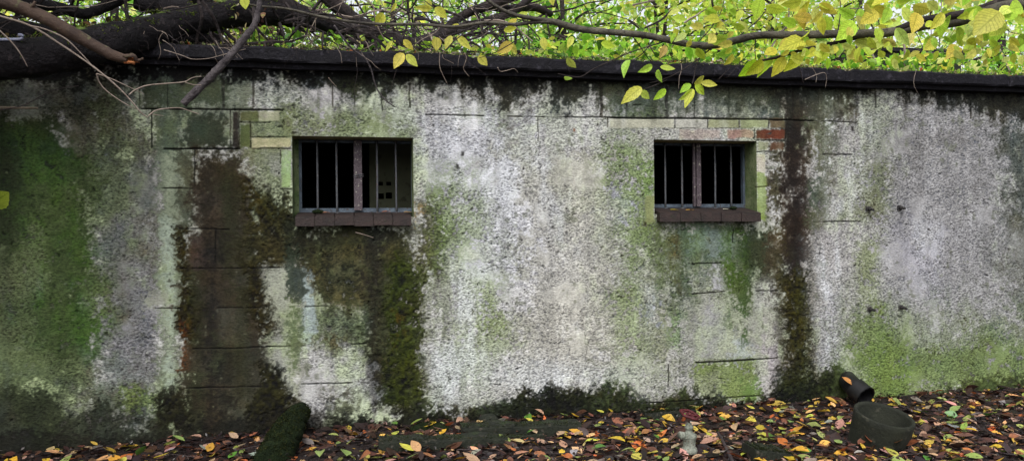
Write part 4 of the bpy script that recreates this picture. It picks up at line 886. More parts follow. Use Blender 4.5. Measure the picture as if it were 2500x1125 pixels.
# sticks on the ground
m_stick = mixmat('wet_dark_bark', lin((44, 38, 42)), lin((70, 60, 60)), scale=20, bump=.7, bscale=90, stretch=(1, 1, 1))
p, q = atz(1750, 1042, 0), atz(1800, 1140, 0)
tag(MB().tube([(p.x, p.y, gz1(p.x, p.y) + .03), (p.x * .5 + q.x * .5, p.y * .5 + q.y * .5, gz1((p.x + q.x) / 2, (p.y + q.y) / 2) + .035), (q.x, q.y, gz1(q.x, q.y) + .025)], [.006, .009, .012], 8, 4, .12).build('fallen_stick', m_stick, None, True), 'straight dark stick lying among the leaves right of the valve', 'stick')
for i, (x0, y0, x1, y1, lb) in enumerate(((1115, 1090, 1190, 1100, 'thin twig lying across the front mossy slab'), (1110, 1030, 1125, 1062, 'thin twig poking up beside the mossy slabs'), (560, 1092, 700, 1080, 'thin grey twig lying left of the mossy log'), (2150, 1118, 2260, 1098, 'thin twig among leaves in front of the round pot'))):
    p, q = atz(x0, y0, 0.0), atz(x1, y1, 0.0)
    if p.y > -.05: p.y = -.05
    p.z = gz1(p.x, p.y) + .03; q.z = gz1(q.x, q.y) + .03; md = p.lerp(q, .5) + Vector((0, .01, .008))
    tag(MB().tube([p, md, q], [.003, .0025, .002], 6, 4, .1).build('twig', m_stick, None, True), lb, 'twig')
# leaves and rubble on the sills
for (px, py, k, c, lb) in ((1765, 511, 1, (190, 188, 170), 'pale dead leaf on the right window sill'), (1636, 512, 1, (168, 150, 60), 'yellowish dead leaf at the left end of the right window sill'), (1672, 513, 1, (180, 140, 70), 'small tan leaf scrap on the right window sill'),
                           (985, 518, 0, (170, 140, 100), 'small tan leaf at the right end of the left window sill'), (782, 519, 0, (170, 120, 90), 'small pinkish leaf scrap at the left end of the left window sill'), (930, 517, 0, (150, 92, 66), 'rust brown leaf scraps on the left window sill')):
    q = at(px, py, .06); M_ = rot_mats(np.array([random.uniform(-.3, .3)]), np.array([-.05]), np.array([.2]))
    o = leaves_mesh('sill_leaf', LT_FLAT, [(0, 0, 0)], M_, [.06], np.array([lin(c)]), m_litter); o.location = q; tag(o, lb, 'leaf')
c = at(776, 517, .07); stone('debris_clod', c, .032, .02, .014, m_mossy, 'dark clod of dirt at the left end of the left window sill', 'clod', seed=21)
c = at(1790, 508, .07); stone('debris_clod', c, .03, .02, .012, m_mossy, 'dark clod of dirt near the right end of the right window sill', 'clod', seed=22)
# thin stick ledge on the far left of the wall
a, b_ = at(-60, 262, -.02), at(93, 264, -.02); tag(MB().tube([a, a.lerp(b_, .6), b_], [.006, .007, .004], 6, 4, .15).build('bare_stick', mixmat('pale_weathered_wood', lin((120, 108, 92)), lin((160, 148, 130)), scale=20)), 'pale flat stick caught against the wall at the far left', 'stick')

# small twigs mixed into the litter
tl_ = MB()
for _ in range(420):
    x = random.uniform(-2.4, 5.4); y = -random.random() * 1.6 - .03; an = random.uniform(0, 3.14); L_ = random.uniform(.03, .16); z = gz1(x, y) + random.uniform(.012, .035)
    e = Vector((x + L_ * math.cos(an), y + L_ * math.sin(an) * .8, z + random.uniform(-.01, .015))); 
    if e.y > -.02: continue
    tl_.tube([(x, y, z), Vector((x, y, z)).lerp(e, .5) + Vector((0, 0, random.uniform(-.004, .008))), e], [random.uniform(.0012, .003)] * 2 + [.001], 4, 1, .2, cap=False)
tag(tl_.build('twig_litter', m_stick), 'broken twigs mixed through the fallen leaves', kind='stuff')
def vnoise1(x): return float(vnoise(np.array([x * 1.0]), np.array([3.3]), 301)[0])
# ================= wood, branches, leaves =================
m_bark = mixmat('black_wet_bark', lin((14, 12, 15)), lin((30, 26, 30)), scale=11, bump=1.0, bscale=50, stretch=(1, 1, 1), c3=lin((50, 44, 46)), moss=(lin((110, 132, 54)), .74), rough=.8, dist=.02, spec=.2)
m_bark2 = mixmat('dark_bark', lin((22, 18, 20)), lin((48, 38, 38)), scale=14, bump=.8, bscale=60, c3=lin((74, 66, 60)), rough=.85)
m_tan = mixmat('peeled_tan_bark', lin((54, 40, 35)), lin((88, 70, 58)), scale=9, bump=.6, bscale=50, c3=lin((96, 92, 66)), rough=.75)
m_split = mixmat('splintered_orange_wood', lin((150, 78, 40)), lin((196, 130, 82)), scale=40, bump=.8, bscale=90)
m_lich = mixmat('lichened_stick_bark', lin((54, 48, 52)), lin((92, 86, 88)), scale=24, bump=1.0, bscale=60, c3=lin((40, 34, 36)), rough=.9, dist=.015)
m_twig = mixmat('pale_bare_twig', lin((120, 106, 98)), lin((160, 146, 134)), scale=30, bump=.3, bscale=90)
m_twigd = mixmat('dark_thin_twig', lin((30, 25, 27)), lin((62, 52, 50)), scale=30, bump=.3, bscale=90)
m_live = mixmat('grey_green_branch_bark', lin((52, 48, 42)), lin((92, 88, 76)), scale=16, bump=.7, bscale=70, c3=lin((40, 34, 32)), moss=(lin((96, 104, 58)), .86), rough=.8)
def limb(name, pts, mat, parent=None, n=12, nz=.1, Y=None, sm=5):
    """pts: (px, py, radius px, Y)"""
    P = [at(a, b, y) for a, b, r, y in pts]; Rr = [r * pxm(p) for (a, b, r, y), p in zip(pts, P)]
    return MB().tube(P, Rr, n, sm, nz, seed=int(pts[0][0])).build(name, mat, parent, True)
# the fallen tree lying over the left end of the roof
ft = tag(empty('fallen_tree', (0, 0, 0)), 'big dead mossy tree fallen across the left end of the hut roof', 'tree')
limb('trunk', [(-420, 190, 70, -.30), (-150, 160, 56, -.32), (20, 145, 46, -.34), (150, 130, 46, -.30), (250, 108, 44, -.22), (330, 88, 40, -.12), (420, 62, 34, .02), (520, 40, 34, .16), (620, 30, 34, .30), (740, 45, 24, .45), (830, 70, 18, .55), (905, 98, 16, .62), (985, 112, 15, .7)], m_bark, ft, 22, .13)
limb('limb', [(300, 110, 20, -.1), (400, 95, 22, .02), (480, 92, 18, .12), (540, 108, 12, .2), (600, 118, 8, .25)], m_bark, ft)
limb('limb', [(-60, -25, 18, .1), (60, 5, 15, .12), (140, 18, 13, .16), (205, 35, 13, .2), (240, 24, 13, .22), (285, 2, 15, .24), (320, -20, 15, .25)], m_bark, ft)
limb('limb', [(480, -30, 24, .1), (500, 10, 22, .14), (520, 30, 20, .16)], m_bark, ft)
limb('limb', [(600, -30, 26, .3), (690, 12, 22, .4), (760, 40, 18, .5), (840, 68, 16, .55), (930, 92, 14, .62)], m_bark2, ft)
limb('limb', [(770, -40, 22, .7), (815, 8, 19, .72), (862, 45, 17, .74), (920, 78, 16, .75), (975, 100, 16, .76), (1010, 108, 14, .78)], m_bark2, ft)
limb('limb', [(980, 112, 13, .78), (1040, 100, 12, .8), (1110, 74, 12, .85), (1180, 55, 10, .9), (1250, 30, 10, .95), (1300, -10, 9, 1.0)], m_bark2, ft)
limb('limb', [(1010, 104, 10, .9), (1075, 80, 10, .9), (1130, 38, 11, .9), (1200, 12, 12, .9), (1260, -10, 12, .9)], m_bark2, ft)
limb('limb', [(1180, 15, 9, 1.0), (1240, 22, 10, 1.0), (1300, 18, 10, 1.1), (1345, 35, 8, 1.2)], m_bark2, ft)
limb('limb', [(850, 100, 8, .5), (930, 118, 9, .5), (1000, 122, 8, .52), (1060, 110, 7, .6)], m_bark2, ft)
# moss and litter on the trunk top
mp_ = []
for a, b, r, y in [(-150, 160, 56, -.32), (20, 145, 46, -.34), (150, 130, 46, -.30), (250, 108, 44, -.22), (330, 88, 40, -.12), (420, 62, 34, .02), (520, 40, 34, .16), (620, 30, 34, .30)]:
    c = at(a, b, y); k = pxm(c)
    for _ in range(260):
        an = random.gauss(0, .6); mp_.append(c + Vector((random.uniform(-55, 55) * k, -math.sin(an) * r * k * 1.0, math.cos(an) * r * k * .98 + random.uniform(-35, 35) * 0 - random.uniform(0, .01))))
fuzz(mp_, None, ft, ((96, 120, 36), (70, 84, 30), (120, 140, 50), (60, 50, 34)), (.008, .022))
limb('limb', [(-200, 60, 30, .1), (-60, 72, 30, .1), (60, 82, 28, .1), (150, 92, 24, .12), (230, 100, 18, .15)], m_bark, ft)
limb('limb', [(330, 8, 16, .3), (420, 22, 24, .3), (520, 28, 26, .3), (620, 30, 22, .32)], m_bark, ft)
# unseen limbs and leaf crown, added above left to shade the wall
for q in ([(-2.6, .1, 2.5), (-2.9, -.4, 3.1), (-2.7, -.9, 3.7), (-2.2, -1.4, 4.3)], [(-3.2, 0, 2.6), (-3.6, -.8, 3.4), (-3.7, -1.5, 4.0)], [(-1.9, .3, 2.75), (-2.0, 0, 3.4), (-1.6, -.6, 4.0)]):
    MB().tube([Vector(v) for v in q], [.09, .07, .05, .02][:len(q)], 12, 6, .1).build('limb', m_bark, ft, True)
ncr = 5200; P = np.stack([rng.normal(-3.0, .75, ncr), rng.normal(-.9, .75, ncr), np.clip(rng.normal(3.75, .4, ncr), 3.15, 5.2)], 1)
c_, _ = palette(ncr, [(150, 170, 60), (90, 120, 44), (180, 170, 80), (110, 90, 50)], [3, 3, 1.5, 1.5])
M_ = rot_mats(rng.uniform(0, 6.28, ncr), rng.normal(0, .5, ncr), rng.normal(0, .5, ncr)); m_shade_leaf = leafmat('added_shade_leaf', .35, .5, .2, veins=False)
leaves_mesh('crown', LT_MID, P, M_, rng.uniform(.07, .14, ncr), c_, m_shade_leaf, ft)  # unseen leaf mass added to keep sky light off the left wall
# moss and crumbs along the coping arris
cp_ = []
for _ in range(5200):
    x = random.uniform(-2.4, 5.4)
    if vnoise1(x * 5) < .25 + .3 * random.random(): continue
    cp_.append(Vector((x, -.086 + .05 * random.random() ** 2, CT + random.uniform(-.006, .008))))
mo_ = fuzz(cp_, None, None, ((70, 84, 40), (110, 120, 70), (150, 148, 110), (60, 52, 44)), (.006, .02)); part(mo_)
bb_ = tag(empty('broken_branch', (0, 0, 0)), 'thick tan peeled branch with a splintered orange end, top left', 'branch')
limb('branch', [(-60, -8, 18, -.75), (30, 12, 17, -.72), (100, 40, 16, -.7), (170, 78, 16, -.68), (230, 112, 14, -.66), (275, 135, 13, -.65), (312, 147, 10, -.64)], m_tan, bb_, 14, .07)
spl = MB()
for i in range(11):
    a0 = Vector((random.uniform(296, 316), random.uniform(140, 154), 0)); ln = random.uniform(12, 34); a1 = a0 + Vector((ln, random.uniform(-3, 10) * ln / 30, 0)); yy = -.64 + random.uniform(-.012, .012)
    p0, p1 = at(a0.x, a0.y, yy), at(a1.x, a1.y, yy + random.uniform(-.01, .01)); spl.tube([p0, p0.lerp(p1, .6), p1], [3.2 * pxm(p0), 2.4 * pxm(p0), .5 * pxm(p0)], 5, 1, .25)
spl.build('splintered_end', m_split, bb_)
limb('bark_flap', [(300, 138, 4, -.66), (325, 137, 5, -.66), (335, 148, 4, -.65), (350, 143, 3, -.65)], m_tan, bb_, 6, .4)
limb('stub', [(72, 24, 6, -.72), (82, 12, 5, -.73), (86, 4, 3, -.73)], m_tan, bb_, 6, .2)
hb = limb('hanging_stick', [(650, -40, 6, -.5), (636, 0, 6.5, -.5), (624, 55, 7, -.5), (598, 92, 9, -.5), (560, 140, 9, -.5), (512, 190, 9.5, -.5), (447, 255, 8.5, -.5)], m_lich, None, 12, .17, sm=8)
tag(hb, 'rough dead stick with a sawn end hanging in front of the coping', 'stick')
def twig(name, pts, lab, mat, cat='twig', Y=-.6, r=1.6, group=None):
    P = [at(a, b, Y + .015 * i) for i, (a, b) in enumerate(pts)]; Rr = [max(.5, r * (1 - .55 * i / (len(pts) - 1))) * pxm(p) for i, p in enumerate(P)]
    o = MB().tube(P, Rr, 6, 4, .1, seed=len(pts)).build(name, mat, None, True)
    if lab: tag(o, lab, cat, group)
    return o
tw = tag(empty('forked_twig', (0, 0, 0)), 'long pale forked twig sweeping down before the left end of the wall', 'twig')
def tch(par, pts, mat, Y, r, nm='shoot'): o = twig(nm, pts, None, mat, Y=Y, r=r); o.parent = par
tch(tw, [(-40, 24), (0, 40), (75, 64), (150, 110), (230, 165), (290, 215), (325, 252), (345, 276), (362, 287)], m_twig, -.8, 3.0, 'stem')
tch(tw, [(75, 64), (110, 72), (160, 95), (195, 128), (222, 157)], m_twig, -.8, 2.2)
tch(tw, [(236, 180), (242, 200), (260, 222), (300, 250), (335, 268)], m_twig, -.74, 1.9)
tch(tw, [(236, 180), (270, 192), (305, 208), (352, 230)], m_twig, -.74, 1.5)
tch(tw, [(315, 232), (330, 220), (360, 209), (410, 204), (450, 200), (470, 190), (492, 187)], m_twig, -.7, 2.0)
tch(tw, [(452, 201), (470, 207), (492, 208)], m_twig, -.68, 1.4)
tch(tw, [(362, 284), (380, 270), (410, 265), (440, 264), (465, 272), (487, 279)], m_twig, -.68, 1.8)
tch(tw, [(372, 279), (385, 281), (400, 283)], m_twig, -.67, 1.2)
twig('bare_twig', [(-10, 68), (0, 76), (30, 105), (52, 135), (67, 163)], 'pale straight twig hanging at the top left corner', m_twig, Y=-.8, r=2.2)
twig('bare_twig', [(-20, 82), (0, 70), (28, 52), (54, 38)], 'short brown twig crossing the pale forked twig at the top left', m_twigd, Y=-.78, r=2.0)
twig('bare_twig', [(-20, 272), (40, 262), (70, 252), (120, 225), (160, 214), (192, 210)], 'thin dark twig arching over the far left of the wall', m_twigd, Y=-.4, r=1.5)
twig('bare_twig', [(400, 122), (445, 136), (470, 145), (510, 143), (552, 132), (600, 120)], 'thin twig hanging in front of the coping beside the dead stick', m_twig, Y=-.45, r=1.2)
twig('bare_twig', [(525, 142), (530, 150), (533, 158)], None, m_twig, Y=-.45, r=.8).parent = tw
twig('bare_twig', [(802, 190), (812, 202), (822, 212)], 'tiny pale twig stuck to the wall under the coping', m_twig, Y=-.06, r=1.2)
twig('bare_twig', [(868, 567), (890, 573), (912, 580)], 'tiny pale twig hanging under the left window sill', m_twig, Y=-.06, r=1.2)
twig('hanging_vine', [(815, 62), (835, 90), (862, 122), (890, 142), (906, 170), (914, 200), (925, 225), (945, 248), (965, 262)], 'brown vine drooping over the coping right of the first window top', m_lich, 'vine', -.22, 2.8)
twig('hanging_vine', [(868, 128), (870, 150), (872, 180), (866, 215), (866, 258)], 'thin straight tendril behind the thick brown vine', m_twigd, 'vine', -.14, 1.0)
twig('hanging_vine', [(1075, 128), (1073, 140), (1074, 165), (1082, 185), (1092, 205)], 'pale curling tendril dropping over the coping above the centre', m_twig, 'vine', -.16, 1.5)
twig('hanging_vine', [(1134, 130), (1139, 142), (1134, 158), (1132, 170), (1146, 188)], 'short curled tendril with a hooked tip on the coping', m_twig, 'vine', -.16, 1.5)
twig('hanging_vine', [(968, 170), (962, 190), (955, 215), (952, 230)], 'hair-thin tendril below the pair of hanging yellow leaves', m_twigd, 'vine', -.16, .8)
twig('hanging_vine', [(1215, 165), (1222, 175), (1240, 172), (1255, 168), (1265, 178)], 'tiny pale tendril hooked on the coping edge left of centre', m_twig, 'vine', -.16, 1.1)
twig('hanging_vine', [(1785, 152), (1783, 165), (1770, 178), (1752, 196)], 'thin forked tendril on the coping near the drooping leaves', m_twigd, 'vine', -.16, 1.3)
twig('hanging_vine', [(1810, 150), (1795, 168), (1775, 190)], 'thin straight tendril on the coping near the drooping leaves', m_twigd, 'vine', -.16, 1.1)
twig('hanging_vine', [(1950, 162), (1955, 178), (1962, 204)], 'bluish tendril dropping off the coping over the dark pier', m_twigd, 'vine', -.16, 1.6)
twig('hanging_vine', [(1965, 195), (1990, 184), (2012, 178), (2018, 190), (2015, 215)], 'curled brown tendril below the coping right of the dark pier', m_twig, 'vine', -.16, 1.1)
pl = MB().tube([at(-30, 97, -.42), at(30, 97, -.42), at(52, 95, -.42), at(54, 87, -.42), at(45, 86, -.42)], [3.5 * .0021] * 5, 8, 3, .05).build('bent_rod', mixmat('pale_blue_white_plastic', lin((120, 124, 150)), lin((160, 164, 186)), scale=10, rough=.4))
tag(pl, 'pale blue-white bent rod lying on the fallen trunk at the far left', 'rod')

# ---- leaves
m_leafn = leafmat('near_backlit_leaf', .5, .45, .3, vcol=(.45, .5, .25), vamt=.8)
m_leafb = leafmat('woodland_leaf', .55, .5, .25, veins=False)
m_far = leafmat('distant_foliage', .5, .8, .1, veins=False)
YEL = [(196, 200, 84), (178, 190, 72), (206, 200, 96), (160, 176, 66), (188, 168, 70), (150, 172, 60)]
def leaf_between(b0, t0, Yb, wid=.55, roll=0.0, col=None, yt=None):
    p0 = at(b0[0], b0[1], Yb); p1 = at(t0[0], t0[1], Yb if yt is None else yt); d = p1 - p0; ln = d.length; d.normalize()
    v = (CAMP - p0).normalized(); z = (v - d * v.dot(d)).normalized(); y = z.cross(d)
    q = Matrix.Rotation(roll, 3, d); y = q @ y; z = q @ z
    M = np.array([[d.x, y.x, z.x], [d.y, y.y, z.y], [d.z, y.z, z.z]])[None]
    return p0, M, ln, wid, lin(col or random.choice(YEL))
def put_leaf(par, spec, nm='leaf'):
    p0, M, ln, wid, c = spec
    tl = leaf_template(12, .02, wid=wid, fold=random.uniform(.05, .3), curl=random.uniform(-.05, .25))
    return leaves_mesh(nm, tl, [p0], M, [ln], np.clip(np.array([c]) * 1.5 * np.random.default_rng(int(abs(p0.x) * 1e4)).uniform(.85, 1.12, (1, 3)), 0, .85), m_leafn, par)
br = tag(empty('leafy_branch', (0, 0, 0)), 'long living branch with serrated yellow-green leaves crossing above the coping to the right', 'branch')
main = [(1150, -30, 2.5, -.95), (1215, 18, 4, -.95), (1262, 38, 5, -.96), (1330, 50, 6, -.98), (1360, 56, 8, -1.0), (1420, 72, 8, -1.03), (1500, 80, 7.5, -1.06), (1570, 86, 8, -1.1), (1630, 98, 8, -1.13), (1690, 110, 8.5, -1.17), (1740, 111, 9, -1.2), (1800, 98, 9, -1.24), (1850, 87, 9, -1.28), (1930, 86, 9.5, -1.33), (2030, 84, 10, -1.4), (2110, 83, 10, -1.45), (2180, 78, 11, -1.5), (2260, 62, 12, -1.56), (2340, 52, 13, -1.62), (2400, 32, 14, -1.68), (2450, 18, 15, -1.74), (2540, -2, 17, -1.8), (2700, -50, 20, -1.9)]
limb('stem', main, m_live, br, 12, .08)
limb('side_branch', [(2190, 72, 7, -1.52), (2250, 50, 9, -1.56), (2320, 40, 10, -1.62), (2380, 28, 10, -1.66), (2420, 12, 9, -1.7), (2520, -20, 8, -1.8)], m_bark2, br, 10, .12)
limb('side_branch', [(1260, 62, 4, -.94), (1300, 55, 4.5, -.96), (1345, 54, 6, -.99)], m_live, br, 8)
limb('side_branch', [(2110, 88, 6, -1.42), (2040, 105, 5, -1.38), (1960, 122, 4, -1.34), (1900, 140, 4, -1.3), (1860, 148, 2.5, -1.28)], m_bark2, br, 8)
for a in ([(1640, 96), (1590, 112), (1540, 128), (1490, 150), (1450, 168), (1420, 187), (1395, 187), (1362, 180)], [(1740, 115), (1700, 148), (1660, 175), (1625, 192), (1600, 200), (1585, 203)], [(1690, 205), (1694, 190), (1700, 160), (1720, 125), (1735, 112)],
          [(1845, 92), (1843, 120), (1845, 148)], [(1540, 84), (1560, 110), (1580, 140), (1598, 158), (1612, 165)], [(1600, 92), (1570, 130), (1540, 150)], [(2045, 82), (2070, 60), (2090, 30), (2110, -5)], [(2045, 82), (2052, 30), (2050, -10)], [(1560, 222), (1590, 212), (1628, 196)],
          [(2240, 45), (2250, 20), (2262, -8)], [(1910, 80), (1930, 50), (1945, 18), (1980, -10)], [(1790, 100), (1850, 50), (1880, 10), (1890, -20)], [(1700, 108), (1735, 70), (1760, 30), (1770, -10)]):
    tch(br, a, m_twigd, -1.05 - max(0, (a[0][0] - 1500)) * .00055, 1.7, 'twiglet')
tabl = [((1385, 142), (1406, 169)), ((1378, 187), (1398, 196)), ((1537, 147), (1518, 185)), ((1592, 160), (1561, 177)), ((1612, 164), (1649, 169)), ((1607, 170), (1613, 204)), ((1566, 214), (1519, 248)), ((1562, 222), (1588, 242)), ((1625, 218), (1597, 245)),
        ((1695, 205), (1723, 186)), ((1712, 203), (1752, 208)), ((1697, 208), (1722, 232)), ((1686, 206), (1659, 226)), ((1692, 218), (1671, 260)), ((1690, 219), (1662, 246)), ((1675, 82), (1648, 100)), ((1775, 95), (1724, 100)), ((1468, 106), (1503, 115)),
        ((1850, 150), (1805, 187)), ((1862, 150), (1826, 183)), ((1887, 148), (1847, 188)), ((1916, 140), (1887, 186)), ((1962, 130), (1914, 176)), ((1950, 140), (1935, 164)), ((2025, 110), (1995, 158)), ((2015, 100), (1990, 130)), ((2020, 142), (2022, 170)), ((2050, 106), (2046, 140)), ((2086, 112), (2068, 152)),
        ((2085, 102), (2132, 116)), ((2148, 96), (2147, 126)), ((2160, 100), (2140, 118)), ((2280, 92), (2255, 122)), ((1970, 95), (1900, 120)), ((1990, 92), (2030, 108)), ((1930, 95), (1900, 118)), ((1960, 20), (1965, 75)), ((1962, 40), (1912, 60)), ((1985, 22), (2005, 70)), ((2090, 40), (2118, 78)),
        ((2200, 58), (2160, 84)), ((2130, 20), (2170, 44)), ((2110, 10), (2160, 8)), ((2230, 12), (2285, 30)), ((2400, 42), (2362, 90)), ((2400, 60), (2450, 78)), ((2440, 42), (2458, 40)), ((2290, 60), (2350, 30)), ((2470, 10), (2500, 45)), ((2480, 30), (2500, 22)), ((1790, 120), (1745, 135)), ((1675, 115), (1690, 148)), ((1625, 112), (1612, 142)), ((1700, 118), (1722, 148))]
specs = []
for (b0, t0) in tabl:
    yy = -1.1 - max(0, (b0[0] - 1500)) * .00055; far_ = b0[0] > 2350
    w_ = .47 if b0[0] < 1800 else .5
    col_ = (206, 216, 84) if (b0[0] < 1830 and b0[1] > 130) else ((178, 204, 56) if b0[1] > 125 else random.choice([(196, 210, 74), (204, 212, 104), (196, 196, 70), (176, 204, 66)]))
    specs.append(leaf_between(b0, t0, yy, w_ * random.uniform(.8, 1.1), random.choice([-1, 1]) * random.uniform(.2, .8), tuple(v * random.uniform(.82, 1.05) for v in col_), yy + random.uniform(-.02, .02)))
specs.append(leaf_between((2440, 30), (2378, 84), -2.0, .7, .2, (188, 186, 70)))
for _ in range(190):
    x = 1640 + 860 * random.random() ** .75; top_ = random.random() < .55
    if x < 1800: y = random.uniform(-15, 140)
    elif top_: y = random.uniform(-25, 78) - max(0, x - 2250) * .05
    else: y = random.uniform(86, 146)
    L_ = random.uniform(20, 46) * (1.2 if (top_ and x > 1850) else .8); an = random.uniform(.1, 2.9) if not top_ else random.uniform(-.6, 3.6)
    yy = -1.1 - max(0, (x - 1500)) * .0006 - random.uniform(-.15, .35)
    specs.append(leaf_between((x, y), (x + L_ * math.cos(an), y + L_ * math.sin(an)), yy, random.uniform(.45, .66), random.uniform(-.8, .8), random.choice([(196, 210, 74), (206, 214, 110), (198, 194, 72), (178, 204, 66), (160, 198, 62), (206, 200, 92)]), yy + random.uniform(-.03, .03)))
order = sorted(range(len(specs)), key=lambda i: -(specs[i][2] / (specs[i][0] - CAMP).length))
for i in order[:98]: put_leaf(br, specs[i])
rest = [specs[i] for i in order[98:]]
o = leaves_mesh('leaves', LT_BIG, np.array([r[0] for r in rest]), np.concatenate([r[1] for r in rest]), [r[2] for r in rest], np.clip(np.array([r[4] for r in rest]) * 1.35, 0, .85), m_leafn, br); tag(o, kind='stuff')
# second, thinner branch with the leaves over the middle
b2_ = tag(empty('leafy_branch', (0, 0, 0)), 'thin trailing branch with a few yellow leaves over the middle of the coping', 'branch')
limb('stem', [(560, -20, 2.2, -.4), (610, 12, 2.6, -.42), (700, 22, 3, -.44), (800, 45, 3.4, -.46), (900, 58, 3.6, -.48), (960, 60, 3.8, -.5), (1030, 60, 3.8, -.52), (1110, 66, 3.6, -.56), (1180, 56, 3.8, -.6), (1250, 60, 4, -.66), (1290, 56, 4, -.72)], m_live, b2_, 8)
tch(b2_, [(838, -20), (905, 8), (915, 40), (922, 65), (938, 95), (965, 118), (985, 124), (1010, 110)], m_twig, -.45, 2.0, 'twiglet'); tch(b2_, [(985, 124), (988, 132), (992, 136)], m_twigd, -.45, 1.4, 'twiglet'); tch(b2_, [(800, 45), (820, 60), (850, 80), (870, 100)], m_twigd, -.45, 1.4, 'twiglet')
tch(b2_, [(930, 45), (970, 30), (990, 8), (1000, -20)], m_twigd, -.45, 1.6, 'twiglet'); tch(b2_, [(1060, 20), (1040, 5), (1010, -20)], m_twigd, -.5, 1.4, 'twiglet'); tch(b2_, [(1090, 122), (1110, 100), (1160, 60)], m_twigd, -.5, 1.8, 'twiglet'); tch(b2_, [(1260, 100), (1210, 128), (1170, 142)], m_twigd, -.5, 1.3, 'twiglet')
for (b0, t0, w_) in (((985, 131), (961, 168), .6), ((992, 134), (1020, 163), .52), ((1168, 137), (1190, 161), .68), ((935, 33), (918, 64), .72), ((1062, 20), (1092, 46), .6), ((1052, 22), (1012, 18), .4), ((985, 98), (1010, 122), .5), ((1066, 92), (1066, 126), .7), ((1102, 88), (1086, 120), .5), ((1116, 88), (1150, 122), .4),
                     ((967, 8), (955, 30), .4), ((958, 100), (940, 126), .3), ((1042, 0), (1052, 25), .6), ((1230, 75), (1262, 68), .5), ((1240, 62), (1264, 45), .5), ((1250, 105), (1215, 130), .6), ((1245, 104), (1262, 132), .5), ((1262, 45), (1290, 30), .5), ((596, -8), (600, 24), .75), ((1345, -10), (1350, 14), .6), ((1120, 60), (1098, 66), .3), ((1326, 92), (1330, 124), .6), ((1398, 90), (1385, 118), .5)):
    put_leaf(b2_, leaf_between(b0, t0, -.46, w_, random.uniform(-.3, .3), random.choice([(206, 204, 92), (188, 194, 76), (198, 188, 84)])))
b_ = at(8, 485, -2.6); put = leaf_between((-25, 500), (22, 470), -2.9, 1.0, .2, (120, 122, 40)); lo_ = put_leaf(None, put, 'drooping_leaf'); tag(lo_, 'single olive leaf poking into the picture at the far left edge', 'leaf')
tg = MB().tube([at(-80, 520, -2.9), at(-40, 508, -2.9), at(-22, 499, -2.9)], [.003, .002, .0015], 5, 2, .1).build('stalk', m_twigd, lo_)

# ---- tangle of thin twigs over the roof edge
tm = MB(); tm2 = MB()
for _ in range(420):
    x = random.choice([random.uniform(330, 1350), random.uniform(330, 1000), random.uniform(1350, 2500)]); y = random.uniform(-30, 120) + x * .02
    an = random.gauss(0, .7) + random.choice([0, 0, 1.45]); L_ = random.uniform(50, 190); Y0 = random.uniform(.15, 1.6)
    pts = []; a = an
    for k in range(5):
        pts.append(at(x, min(y, 92 + .034 * x), Y0)); x += L_ / 4 * math.cos(a); y += L_ / 4 * math.sin(a); a += random.gauss(0, .3); Y0 += random.uniform(-.05, .05)
    r0_ = random.choice([.0022, .003, .003, .0045, .009])
    (tm if random.random() < .6 else tm2).tube(pts, [r0_, r0_ * .9, r0_ * .8, r0_ * .6, r0_ * .4], 4, 2, .1, cap=False)
tag(tm.build('dark_brushwood', m_twigd), 'tangle of fine dark twigs over the hut roof', kind='stuff'); tag(tm2.build('pale_brushwood', m_twig), 'tangle of fine pale dead twigs over the hut roof', kind='stuff')

tm = MB(); tm2 = MB(); tm3 = MB()
for _ in range(420):
    x = random.uniform(-100, 1300); y = random.uniform(-30, 100) + x * .03
    an = random.gauss(.25, .55) if random.random() < .65 else random.gauss(1.4, .4); L_ = random.uniform(60, 240); Y0 = random.choice([random.uniform(-.1, .5), random.uniform(.5, 2.6)])
    pts = []; a = an
    for k in range(6):
        pts.append(at(x, min(y, 94 + .034 * x), Y0)); x += L_ / 5 * math.cos(a); y += L_ / 5 * math.sin(a); a += random.gauss(0, .28); Y0 += random.uniform(-.05, .05)
    r0_ = random.choice([.002, .003, .004, .006, .011]); (tm if r0_ > .0035 or random.random() < .4 else (tm2 if random.random() < .6 else tm3)).tube(pts, [r0_ * q for q in (1, .95, .85, .75, .6, .4)], 5, 2, .15, cap=False)
for _ in range(70):
    x = random.uniform(200, 1150) if random.random() < .8 else random.uniform(1150, 2400); y = 96 + .034 * x + random.uniform(-50, 6); an = random.gauss(.9, .55); L_ = random.uniform(25, 80); Y0 = -.13 - random.random() * .05; pts = []
    for k in range(5):
        pts.append(at(x, y, Y0)); x += L_ / 4 * math.cos(an); y += L_ / 4 * math.sin(an); an += random.gauss(.05, .35)
    (tm if random.random() < .55 else tm2).tube(pts, [random.uniform(.0012, .0024) * q for q in (1, .9, .8, .6, .4)], 5, 2, .15, cap=False)
tag(tm.build('dark_brushwood', m_bark2), 'thicket of dark dead branches round the fallen tree', kind='stuff'); tag(tm2.build('pale_brushwood', m_twig), 'thicket of pale dry twigs round the fallen tree', kind='stuff'); tag(tm3.build('grey_brushwood', m_lich), 'thicket of grey lichened twigs round the fallen tree', kind='stuff')
